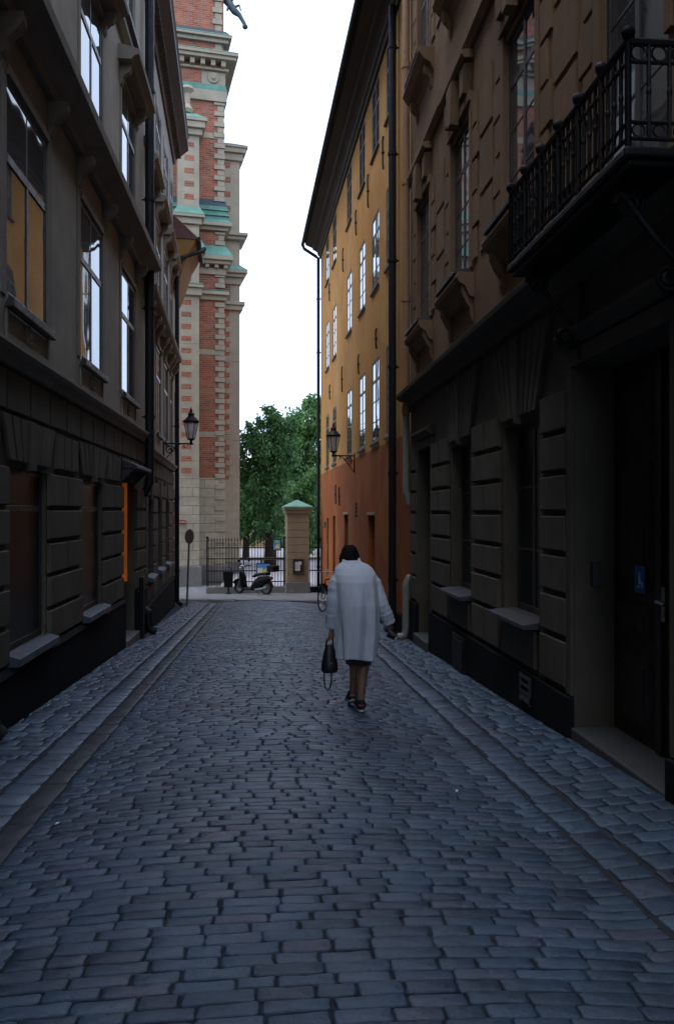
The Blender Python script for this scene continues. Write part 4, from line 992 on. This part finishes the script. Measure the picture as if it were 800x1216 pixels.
cw = MB(); cw.box(-10,12,0,.35,-1.2,.30); cw.box(-10.05,12.05,-.05,.4,.30,.42)
tag(cw.build('boundary_wall', M['tanwall'], loc=(0,56.2,0)), 'low tan plastered wall at the back of the churchyard', 'wall')
cr = MB(); cr.box(-8,9,-.05,.05,-.72,-.60)
for k in range(10): cr.box(-7.5+k*1.8,-7.4+k*1.8,-.05,.05,-1.3,-.72)
tag(cr.build('timber_rail', M['brown'], loc=(0,40,0)), 'low brown timber rail crossing the pale churchyard', 'rail')

# ------------------------------------------------------------------ lanterns
def lantern(label, base, s, arm, z):
    o = thing('wall_lantern', label, 'street lamp', base, 0, 'wall lanterns on brackets')
    a = MB(); a.box(s*0,s*.03,-.04,.04,z-.45,z+.06); a.tube([(s*.02,0,z),(s*arm,0,z)], .018, 8)
    pts = []
    for k in range(30):
        t_ = k/29*3.3*math.pi; rad = .10*(1-k/29)+.015
        pts.append((s*(.16+rad*math.cos(t_)), 0, z-.15+rad*math.sin(t_)))
    a.tube(pts, .011, 6); a.tube([(s*.03,0,z-.42),(s*.12,0,z-.3),(s*.3,0,z-.06),(s*.42,0,z-.01)], .012, 6)
    pts = [(s*(arm-.12+.05*math.cos(t_)), 0, z-.05+.05*math.sin(t_)) for t_ in [k*.5 for k in range(10)]]
    a.tube(pts, .009, 6); a.build('bracket', M['iron'], o)
    f = MB(); x = s*arm
    f.lathe([(.02,-.03),(.05,-.02),(.05,.0),(.03,.03),(.03,.07),(.075,.09),(.075,.11)], (x,0,z), 10)
    for k in range(6):
        t_ = 2*math.pi*k/6; f.tube([(x+.085*math.cos(t_),.085*math.sin(t_),z+.10),(x+.165*math.cos(t_),.165*math.sin(t_),z+.50)], .009, 6)
    f.lathe([(.09,0),(.095,.0),(.095,.02),(.09,.02)], (x,0,z+.10), 6); f.lathe([(.155,0),(.178,0),(.178,.025),(.155,.025)], (x,0,z+.49), 6); f.build('lantern_frame', M['iron'], o)
    r_ = MB(); r_.lathe([(.19,.515),(.20,.53),(.13,.60),(.075,.655),(.07,.69),(.085,.70),(.05,.74),(.025,.76),(.035,.79),(.02,.82),(.005,.88)], (x,0,z), 12); r_.build('lantern_roof', M['iron'], o)
    gl = MB(); rg = lambda rr, zz: [(x+rr*math.cos(2*math.pi*k/6), rr*math.sin(2*math.pi*k/6), zz) for k in range(6)]
    gl.loft([rg(.083, z+.12), rg(.16, z+.49)], True, False); gl.build('lantern_glass', M['lglass'], o)
    b_ = MB(); b_.lathe([(.02,.12),(.03,.2),(.045,.26),(.03,.32),(.01,.34)], (x,0,z), 10); b_.build('bulb', M['white'], o)
    return o
lantern('black lantern on a scrolled bracket in front of the brick church tower', (-2.46,20.3,0), 1, .66, 3.18)
lantern('black lantern on a bracket from the ochre house wall', (2.285,21.9,0), -1, .56, 3.02)

# ------------------------------------------------------------------ road sign, litter
sn = thing('road_sign', 'round grey road sign seen almost edge-on on a slightly leaning post', 'sign', (-2.19,23.36,gz(23.36)))
q = MB(); q.tube([(0,0,-.1),(.06,0,1.7),(.075,0,2.1)], .026, 10); q.build('post', M['grey'], sn)
q = MB(); q.lathe([(.001,-.008),(.2,-.008),(.205,0),(.2,.008),(.001,.008)], (0,0,0), 28, 'y'); 
dsc = q.build('disc', M['grey'], sn, loc=(.075,-.03,1.93)); dsc.rotation_euler = (0,0,math.radians(58))
q = MB(); q.box(-.03,.03,-.02,.04,1.85,1.89); q.box(.045,.11,-.02,.04,1.98,2.01); q.build('clamp', M['iron'], sn)
for i, (px, py, lab) in enumerate(((1.42,9.0,'white paper scrap on the gutter stones a step away from the walking person'), (1.2,5.3,'white scrap of litter on the cobbles below the brown house window'), (-1.2,4.9,'tiny white crumb of litter on the cobbles near the grey house'))):
    q = MB(); z = surf(px, py)+.012
    q.loft([[(px,py,z),(px+.018,py+.004,z+.005)],[(px+.004,py+.014,z+.006),(px+.02,py+.012,z+.002)],[(px+.0,py+.026,z+.003),(px+.017,py+.028,z+.007)]], False, False)
    o = q.build('paper_scrap', M['white']); so = o.modifiers.new('Solidify', 'SOLIDIFY'); so.thickness = .002; tag(o, lab, 'litter')

# ------------------------------------------------------------------ scooter
sc = thing('motor_scooter', 'black motor scooter with top case parked before the iron railing', 'scooter', (-.50,30.05,gz(30.1)+.07), math.radians(-38))
for x, rr in ((-.62,.22), (.60,.24)):
    q = MB(); q.ring_tube((x,0,rr), (0,1,0), rr-.05, .055, 26, 8); W = q.build('wheel', M['tyre'], sc, smooth=True)
    q = MB(); q.lathe([(.001,-.03),(.05,-.03),(.06,-.02),(rr-.09,-.02),(rr-.09,.02),(.06,.02),(.05,.03),(.001,.03)], (x,0,rr), 16, 'y'); q.build('rim', M['grey'], W)
q = MB()
def sec(x, w0, w1, z0, z1): return [(x,-w0,z0),(x,w0,z0),(x,w1,(z0+z1)/2),(x,w1*.75,z1),(x,-w1*.75,z1),(x,-w1,(z0+z1)/2)]
q.loft([sec(.02,.14,.17,.2,.34), sec(.16,.14,.18,.22,.52), sec(.35,.13,.17,.3,.66), sec(.6,.12,.15,.42,.68), sec(.82,.05,.08,.55,.66)]); q.loft([sec(-.42,.13,.15,.17,.24), sec(-.2,.14,.16,.15,.23), sec(.04,.14,.16,.15,.24)])
q.loft([sec(-.56,.05,.10,.55,.72), sec(-.50,.12,.19,.42,.80), sec(-.42,.16,.19,.2,.60), sec(-.36,.15,.16,.17,.3)]); q.build('body', M['black'], sc, bevel=.02, smooth=False)
q = MB(); q.loft([sec(.05,.08,.12,.60,.68), sec(.2,.11,.14,.66,.76), sec(.5,.10,.13,.69,.80), sec(.72,.07,.09,.70,.82)]); q.build('seat', M['seat'], sc, bevel=.025)
q = MB(); q.tube([(-.62,.06,.22),(-.56,.06,.45),(-.50,0,.62)], .025, 8); q.tube([(-.62,-.06,.22),(-.56,-.06,.45),(-.50,0,.62)], .025, 8); q.tube([(-.52,0,.6),(-.43,0,.98)], .035, 8); q.build('fork', M['grey'], sc)
q = MB(); q.tube([(-.34,-.33,1.0),(-.43,-.16,.99),(-.45,0,.97),(-.43,.16,.99),(-.34,.33,1.0)], .018, 8)
for e in (-1, 1): q.tube([(-.42,e*.2,1.0),(-.40,e*.26,1.16)], .008, 6); q.ball((-.40,e*.28,1.19), (.02,.07,.05), 10, 6)
q.build('handlebar', M['black'], sc)
q = MB(); q.ball((-.5,0,.93), (.09,.11,.1), 12, 8); q.build('headlight', M['chrome'], sc, smooth=True)
q = MB(); pts = [(-.62+.27*math.cos(t_), 0, .22+.27*math.sin(t_)) for t_ in [math.radians(20+k*16) for k in range(9)]]; q.tube(pts, .05, 8, True, 1.3); q.build('front_mudguard', M['black'], sc)
q = MB(); pts = [(.6+.28*math.cos(t_), 0, .24+.28*math.sin(t_)) for t_ in [math.radians(10+k*15) for k in range(8)]]; q.tube(pts, .05, 8, True, 1.3); q.build('rear_mudguard', M['black'], sc)
q = MB(); q.box(.74,1.06,-.18,.18,.84,1.06); q.build('top_case', M['black'], sc, bevel=.04)
q = MB(); q.box(.82,.86,-.08,.08,.58,.64); q.build('tail_light', M['tail'], sc, bevel=.01)
q = MB(); q.tube([(.2,-.15,.2),(.5,-.17,.22),(.78,-.18,.3)], [.025,.05,.055], 8); q.build('exhaust', M['grey'], sc)
q = MB(); q.tube([(.05,.1,.18),(.1,.2,.0)], .012, 6); q.build('side_stand', M['grey'], sc)

# ------------------------------------------------------------------ bicycle
bk = thing('bicycle', 'dark bicycle leaning near the ochre house wall behind the walking person', 'bicycle', (1.42,21.35,surf(1.3,21.4)), math.radians(63))
for x in (0, 1.06):
    q = MB(); q.ring_tube((x,0,.34), (0,1,0), .325, .018, 32, 6); W = q.build('wheel', M['tyre'], bk, smooth=True)
    q = MB()
    for k in range(18): a = 2*math.pi*k/18; q.tube([(x,.02*(-1)**k,.34),(x+.31*math.cos(a),0,.34+.31*math.sin(a))], .0018, 4)
    q.lathe([(.02,-.04),(.02,.04)], (x,0,.34), 8, 'y'); q.build('spokes', M['chrome'], W)
q = MB(); BB = (.58,0,.29); HT = (.16,0,.80); HB_ = (.11,0,.62); ST = (.74,0,.80)
for a, b in ((HT,ST),(HB_,BB),(BB,ST),(HT,HB_)): q.tube([a, b], .016, 8)
for e in (-.05,.05): q.tube([BB,(1.06,e,.34)], .009, 6); q.tube([ST,(1.06,e,.34)], .008, 6); q.tube([HB_,(.06,e,.55),(0,e,.34)], .011, 6)
q.build('frame', M['black'], bk)
q = MB(); q.tube([(.16,0,.8),(.18,0,.98)], .013, 8); q.tube([(.36,-.28,.99),(.24,-.26,1.0),(.17,-.1,1.0),(.17,.1,1.0),(.24,.26,1.0),(.36,.28,.99)], .012, 8); q.build('handlebar', M['chrome'], bk)
q = MB(); q.tube([(.74,0,.8),(.77,0,.94)], .013, 8); q.loft([[(x,-w_,.95),(x,w_,.95),(x,w_*.7,1.0),(x,-w_*.7,1.0)] for x, w_ in ((.62,.02),(.72,.05),(.85,.10),(.9,.08))]); q.build('saddle', M['seat'], bk, bevel=.01)
q = MB(); q.lathe([(.09,-.004),(.09,.004)], (.58,-.05,.29), 20, 'y'); q.tube([(.58,-.06,.29),(.68,-.06,.15),(.68,-.15,.15)], .01, 6); q.tube([(.58,.06,.29),(.48,.06,.43),(.48,.15,.43)], .01, 6); q.build('crankset', M['grey'], bk)
q = MB(); pts = [(1.06+.365*math.cos(t_), 0, .34+.365*math.sin(t_)) for t_ in [math.radians(10+k*17) for k in range(9)]]; q.tube(pts, .012, 6, True, 2.2); pts = [(.365*math.cos(t_), 0, .34+.365*math.sin(t_)) for t_ in [math.radians(40+k*17) for k in range(8)]]; q.tube(pts, .012, 6, True, 2.2); q.build('mudguard', M['black'], bk)

# ------------------------------------------------------------------ walking person
def skinmat(name, col):
    m, nt, p = newmat(name); v = objvec(nt); a = noise(nt, v, 14, 5)
    nt.links.new(mix(nt, ramp(nt, a, [(.3,(0,0,0)),(.7,(1,1,1))]), tuple(c*.8 for c in col), col), p.inputs['Base Color']); p.inputs['Roughness'].default_value = .5; p.inputs['Subsurface Weight'].default_value = .08
    p.inputs['Subsurface Radius'].default_value = (.01,.004,.002); bump(nt, p, noise(nt, v, 120, 3), .15, .002); return m
M['skin'] = skinmat('skin', (0.30,0.155,0.10))
def clothmat(name, col, dark, bs=.5):
    m, nt, p = newmat(name); v = objvec(nt)
    a = noise(nt, v, 5, 6, .6); nt.links.new(mix(nt, ramp(nt, a, [(.3,(0,0,0)),(.7,(1,1,1))]), dark, col), p.inputs['Base Color'])
    p.inputs['Roughness'].default_value = .75; p.inputs['Sheen Weight'].default_value = .15
    n1 = bump(nt, p, noise(nt, objvec(nt, (1.8,1.8,.30)), 7, 3, .5, .8), bs, .03); return m
M['coat'] = clothmat('pale_coat_cloth', (0.62,0.655,0.73), (0.54,0.575,0.65))
M['skirt'] = clothmat('black_skirt_cloth', (0.025,0.025,0.03), (0.018,0.018,0.02))
M['hair'] = paint('dark_hair', (0.012,0.009,0.008), .8, .4, spec=.15)
M['leather'] = paint('black_leather', (0.014,0.014,0.016), .4)
M['sole'] = paint('pale_rubber_sole', (0.6,0.6,0.6), .6)
def remesh(mb, name, mat, parent, vox, smooth_it=4):
    me = bpy.data.meshes.new(name+'_src'); me.from_pydata(mb.v, [], mb.f)
    bm = bmesh.new(); bm.from_mesh(me); bmesh.ops.recalc_face_normals(bm, faces=bm.faces); bm.to_mesh(me); bm.free()
    o = bpy.data.objects.new(name, me); C.objects.link(o)
    r_ = o.modifiers.new('Remesh', 'REMESH'); r_.mode = 'VOXEL'; r_.voxel_size = vox
    s_ = o.modifiers.new('Smooth', 'SMOOTH'); s_.iterations = smooth_it; s_.factor = .5
    dg = bpy.context.evaluated_depsgraph_get(); nm = bpy.data.meshes.new_from_object(o.evaluated_get(dg))
    bpy.data.objects.remove(o); bpy.data.meshes.remove(me); nm.name = name; nm.materials.clear(); nm.materials.append(mat)
    nm.polygons.foreach_set('use_smooth', [True]*len(nm.polygons)); nm.update(); return link(name, nm, parent)
PX, PY = .86, 8.02
pe = thing('person', 'stooping person in a long pale blue coat walking away with a black handbag', 'person', (PX,PY,surf(PX,PY)+.012), math.radians(2))
b = MB()
def limb(pts, rr, n=12, flat=1.0): b.tube(pts, rr, n, True, flat)
# torso, neck, head (stooped forward)
limb([(0,.0,.80),(0,.01,.95),(.0,.05,1.12),(-.01,.11,1.28),(-.02,.17,1.36)], [.13,.12,.13,.12,.07]); limb([(-.02,.16,1.33),(-.03,.22,1.42),(-.035,.25,1.46)], [.06,.052,.055])
b.ball((-.04,.285,1.45), (.073,.092,.105), 16, 12); b.ball((-.04,.33,1.40), (.052,.05,.06), 12, 8)
b.tube([(-.04,.37,1.455),(-.04,.393,1.42),(-.04,.377,1.41)], [.011,.016,.01], 8)
for e in (-1, 1): b.ball((-.04+e*.075,.28,1.44), (.012,.022,.033), 10, 8); b.ball((-.04+e*.03,.37,1.46), (.014,.01,.009), 8, 6)
b.tube([(-.065,.375,1.385),(-.04,.383,1.385),(-.015,.375,1.385)], .008, 6)
# arms
LW = Vector((-.235,.10,.765)); RW = Vector((.328,.07,.80))
limb([(-.15,.13,1.27),(-.205,.07,1.03),LW], [.06,.047,.028]); limb([(.13,.13,1.26),(.235,.05,1.02),RW], [.06,.047,.028])
def hand(w, d, side, curl, fwd):
    d = Vector(d).normalized(); fwd = Vector(fwd); fwd = (fwd - d*fwd.dot(d)).normalized(); nrm = d.cross(fwd)*side   # fwd: thumb side, nrm: palm side
    b.tube([w, w+d*.045, w+d*.088], [.026,.036,.034], 10, True, .62)
    for k, (off, L) in enumerate(((.027,.072),(.009,.082),(-.009,.076),(-.026,.058))):
        p0 = w + d*.082 + fwd*off; pts = [p0 - d*.02, p0]; dir_ = d.copy()
        for j, fr in enumerate((.45,.32,.23)):
            ang = curl*(.8 if j == 0 else 1.0)*(1+.05*k); dir_ = (dir_*math.cos(ang) + nrm*math.sin(ang)).normalized(); nrm2 = nrm
            pts.append(pts[-1] + dir_*L*fr)
        b.tube(pts, [.0095,.0095,.009,.008,.006], 8)
    t0 = w + d*.03 + fwd*.026; b.tube([t0, t0+d*.025+fwd*.018+nrm*.008, t0+d*.05+fwd*.018+nrm*.024, t0+d*.066+fwd*.010+nrm*.036], [.0125,.0115,.010,.007], 8)
hand(LW, (0,.05,-1), -1, .85, (.15,1,0)); hand(RW, (.25,.1,-1), 1, .7, (-.1,1,0))
# legs: standing leg and the trailing lifted one
limb([(.07,0,.86),(.075,.02,.48),(.04,.0,.30),(.03,-.035,.09)], [.085,.058,.056,.034]); limb([(-.06,.0,.86),(-.02,.06,.50),(-.005,.12,.33),(-.015,.19,.13)], [.085,.056,.053,.033])
b.tube([(.03,-.055,.045),(.028,.02,.048),(.02,.09,.035),(.015,.145,.028)], [.036,.036,.036,.024], 10, True, .9); b.tube([(-.015,.17,.11),(-.02,.24,.08),(-.025,.31,.05),(-.027,.36,.035)], [.035,.036,.036,.022], 10, True, .9)
remesh(b, 'person_body', M['skin'], pe, .006, 2).name = 'body'
# hair: short bob with strands
b = MB(); b.ball((-.04,.275,1.462), (.086,.104,.107), 20, 14); b.tube([(-.11,.285,1.41),(-.105,.235,1.39),(-.04,.185,1.395),(.025,.235,1.39),(.03,.285,1.41)], [.026,.034,.036,.034,.026], 10)
for k in range(150):
    a = R.uniform(.05, math.pi-.05)+math.pi; t_ = R.uniform(.3,1.0)
    x0 = -.04+.083*math.cos(a)*t_; y0 = .275+.098*math.sin(a)*t_; z0_ = 1.462+.107*math.sqrt(max(0,1-t_*t_))+R.uniform(0,.008); q_ = R.uniform(.98,1.1)
    b.tube([(x0,y0,z0_),(-.04+.09*q_*math.cos(a),.275+.105*q_*math.sin(a),1.44),(-.04+.09*q_*math.cos(a+.1),.275+.10*q_*math.sin(a+.1),R.uniform(1.35,1.39))], [.009,.009,.004], 6)
remesh(b, 'hair', M['hair'], pe, .005, 1)
# coat: flared back with hanging folds, sleeves, collar; hollow under the hem
b = MB(); NN = 72
ZR = [(.495,-.002,-.01,.168,.160),(.58,.0,-.01,.173,.160),(.70,.006,-.012,.182,.160),(.85,.01,-.012,.191,.160),(1.0,.008,-.005,.195,.158),(1.12,.002,.02,.196,.155),(1.22,-.005,.05,.205,.154),(1.29,-.01,.085,.203,.145),(1.345,-.016,.125,.185,.126),(1.382,-.022,.155,.148,.105),(1.402,-.028,.18,.102,.088),(1.42,-.03,.20,.08,.076)]
fold = [(R.uniform(0, 2*math.pi), R.choice((4,5,6,7,8,9)), R.uniform(.5,1)) for _ in range(7)]
rings = []
for (z, cx, cy_, rx, ry) in ZR:
    amp = .015*max(0, min(1, (1.25-z)/.5))*(1.25 if z < .8 else 1); rg = []
    for i in range(NN):
        a = 2*math.pi*i/NN; f = sum(w_*math.sin(k_*a+ph+1.1*z*(1 if k_ % 2 else -1)) for ph, k_, w_ in fold)
        pleat = -.008*math.exp(-((((a-1.5*math.pi-.12)+math.pi) % (2*math.pi)-math.pi)/.05)**2)*max(0,min(1,(1.2-z)/.4))
        q_ = amp*f*(.65+.35*math.sin(2*a+3*z+.6))+pleat; rg.append((cx+(rx+q_)*math.cos(a), cy_+(ry+q_)*math.sin(a), z+(.012*math.sin(3*a+1) if z < .52 else 0)))
    rings.append(rg)
r0, r1 = rings[0], rings[1]
inner = []
for rg, dz in ((r1, .03), (r0, .003)):
    mx_ = sum(p[0] for p in rg)/NN; my_ = sum(p[1] for p in rg)/NN
    inner.append([(mx_+(p[0]-mx_)*.915, my_+(p[1]-my_)*.90, p[2]+dz) for p in rg])
b.loft(inner + rings)
def sleeve(pts, rr):
    P_ = [Vector(p) for p in pts]; out = []; ro = []
    for i in range(len(P_)-1):
        for k in range(6):
            t_ = k/6; out.append(P_[i].lerp(P_[i+1], t_)); ro.append((rr[i]+(rr[i+1]-rr[i])*t_)*(1+.03*math.sin(i*9+k*2.3)+R.uniform(-.03,.03)))
    out.append(P_[-1]); ro.append(rr[-1]); b.tube(out, ro, 18)
sleeve([(-.11,.12,1.29),(-.190,.08,1.20),(-.228,.05,1.03),(-.238,.068,.90),(-.240,.10,.78)], [.082,.078,.062,.058,.056]); sleeve([(.08,.12,1.29),(.172,.08,1.19),(.235,.045,1.01),(.285,.05,.91),(.322,.068,.815)], [.082,.082,.072,.068,.062])
b.ring_tube((-.03,.195,1.42), (0,-.45,1), .075, .018, 24, 8)
coat = remesh(b, 'coat', M['coat'], pe, .006, 2)
# skirt
b = MB(); rings = []
for z, rx, ry in ((.435,.122,.13),(.5,.13,.13),(.8,.14,.13)):
    rings.append([(.02+(rx+.006*math.sin(7*2*math.pi*i/32))*math.cos(2*math.pi*i/32), .02+(ry+.006*math.sin(5*2*math.pi*i/32))*math.sin(2*math.pi*i/32), z) for i in range(32)])
b.loft([[(.02+(p[0]-.02)*.93, .02+(p[1]-.02)*.93, p[2]) for p in r_] for r_ in rings[::-1]] + rings, True, False); b.build('skirt', M['skirt'], pe, smooth=True)
# sandals
def sandal(c, ang, pitch):
    mt = Matrix.Translation(c) @ Matrix.Rotation(ang, 4, 'Z') @ Matrix.Rotation(pitch, 4, 'X')
    so = MB(); ring = [(.032*math.sin(2*math.pi*k/20)*(1.0+.25*math.sin(2*math.pi*k/20+1.57) ), .035+.125*-math.cos(2*math.pi*k/20)) for k in range(20)]
    for z0_, z1_ in ((-.010,.014),): so.frustum([mt @ Vector((x*1.18,y*1.02,z0_)) for x, y in ring], [mt @ Vector((x*1.15,y,z1_)) for x, y in ring])
    S_ = so.build('sandal', M['leather'], pe, bevel=.004)
    q = MB(); q.frustum([mt @ Vector((x*1.2,y*1.03,-.030)) for x, y in ring], [mt @ Vector((x*1.2,y*1.03,-.0105)) for x, y in ring]); q.build('sole', M['sole'], S_, bevel=.003)
    q = MB()
    for (y, h, r_) in ((-.055,.075,.038), (.09,.05,.042), (.03,.085,.036)):
        q.tube([mt @ Vector((r_*math.cos(t_), y, h*math.sin(t_)+.004)) for t_ in [math.pi*k/10 for k in range(11)]], .009, 6, True, 1.0)
    q.tube([mt @ Vector(p) for p in ((-.036,-.05,.045),(-.02,-.085,.05),(0,-.094,.052),(.02,-.085,.05),(.036,-.05,.045))], .010, 6); q.build('strap', M['leather'], S_)
sandal(Vector((.028,-.005,.028)), math.radians(4), 0); sandal(Vector((-.02,.235,.052)), math.radians(5), math.radians(-20))
# handbag and wallet, held but things of their own
hbg = thing('handbag', 'black handbag with a hanging strap loop held in the walking person\'s hand', 'handbag', (PX,PY,surf(PX,PY)+.012), math.radians(2))
b = MB(); bx, by = -.255, .10
rg = lambda w_, d_, z: [(bx+w_*math.cos(t_)*1.0, by+d_*math.sin(t_), z) for t_ in [2*math.pi*k/20 for k in range(20)]]
b.loft([rg(.07,.05,.345),rg(.082,.062,.365),rg(.080,.06,.42),rg(.062,.045,.52),rg(.042,.026,.60),rg(.036,.02,.615)]); b.build('bag_body', M['leather'], hbg, bevel=.006, smooth=True)
b = MB(); b.tube([(bx-.036,by,.60),(bx-.025,by,.66),(bx+.012,by+.0,.685),(bx+.03,by,.66),(bx+.034,by,.60)], .009, 8); b.build('handle', M['leather'], hbg)
b = MB(); b.tube([(bx-.055,by-.045,.37),(bx-.06,by-.05,.28),(bx-.045,by-.05,.205),(bx-.02,by-.05,.18),(bx+.0,by-.05,.21),(bx+.012,by-.05,.29),(bx+.01,by-.045,.40),(bx+.005,by-.045,.52)], .007, 8); b.build('strap', M['leather'], hbg)
b = MB(); b.ring_tube((bx+.01,by-.055,.43), (0,1,.2), .014, .004, 14, 6); b.build('buckle', M['chrome'], hbg)
wl = thing('wallet', 'small dark wallet held in the walking person\'s free hand', 'wallet', (PX+.352,PY+.085,surf(PX,PY)+.725), math.radians(30))
b = MB(); b.box(-.045,.045,-.012,.012,-.05,.04); b.build('cover', M['leather'], wl, bevel=.006); b = MB(); b.box(-.03,.02,-.0135,-.0125,-.02,.02); b.build('clasp', M['chrome'], wl)
wl.rotation_euler = (.2,.5,.4)

# ------------------------------------------------------------------ camera, light
cam = bpy.data.cameras.new('camera'); co = bpy.data.objects.new('camera', cam); C.objects.link(co)
cam.sensor_fit = 'VERTICAL'; cam.sensor_height = 36.0; cam.sensor_width = 36.0; cam.lens = 1000/1216*36; cam.clip_start = .05; cam.clip_end = 3000
co.location = (0,0,EYE); co.rotation_euler = (math.radians(90),0,-.0828)
bpy.context.scene.camera = co
EL, AZ = 66, -115                                     # sun high, from the grey house side, slightly ahead
sun = bpy.data.lights.new('sun', 'SUN'); sun.energy = 1.4; sun.angle = math.radians(40); sun.color = (1,.97,.93)
so = bpy.data.objects.new('sun', sun); C.objects.link(so)
az = math.radians(AZ); d = Vector((math.sin(az)*math.cos(math.radians(EL)), math.cos(az)*math.cos(math.radians(EL)), math.sin(math.radians(EL))))
so.rotation_euler = d.to_track_quat('Z', 'Y').to_euler(); so.location = d*50
wd = bpy.data.worlds.new('World'); bpy.context.scene.world = wd; wd.use_nodes = True; nt = wd.node_tree
bg = nt.nodes['Background']; sky = nt.nodes.new('ShaderNodeTexSky'); sky.sky_type = 'NISHITA'; sky.sun_disc = False
sky.sun_elevation = math.radians(EL); sky.sun_rotation = az; sky.dust_density = 2.0; sky.air_density = 1.0
tc = nt.nodes.new('ShaderNodeTexCoord'); cl = noise(nt, tc.outputs['Generated'], 2.2, 7, .55)
cloud = ramp(nt, cl, [(.3,(12.0,14.6,19.5)), (.7,(15.0,17.6,22.0))])
nt.links.new(mix(nt, .6, sky.outputs[0], cloud), bg.inputs[0]); bg.inputs[1].default_value = .12
vs = bpy.context.scene.view_settings; vs.view_transform = 'Standard'; vs.look = 'None'; vs.exposure = 0.5; vs.gamma = 1.0
cy_ = bpy.context.scene.cycles; cy_.max_bounces = 8; cy_.diffuse_bounces = 4; cy_.glossy_bounces = 4; cy_.transparent_max_bounces = 12; cy_.use_denoising = True
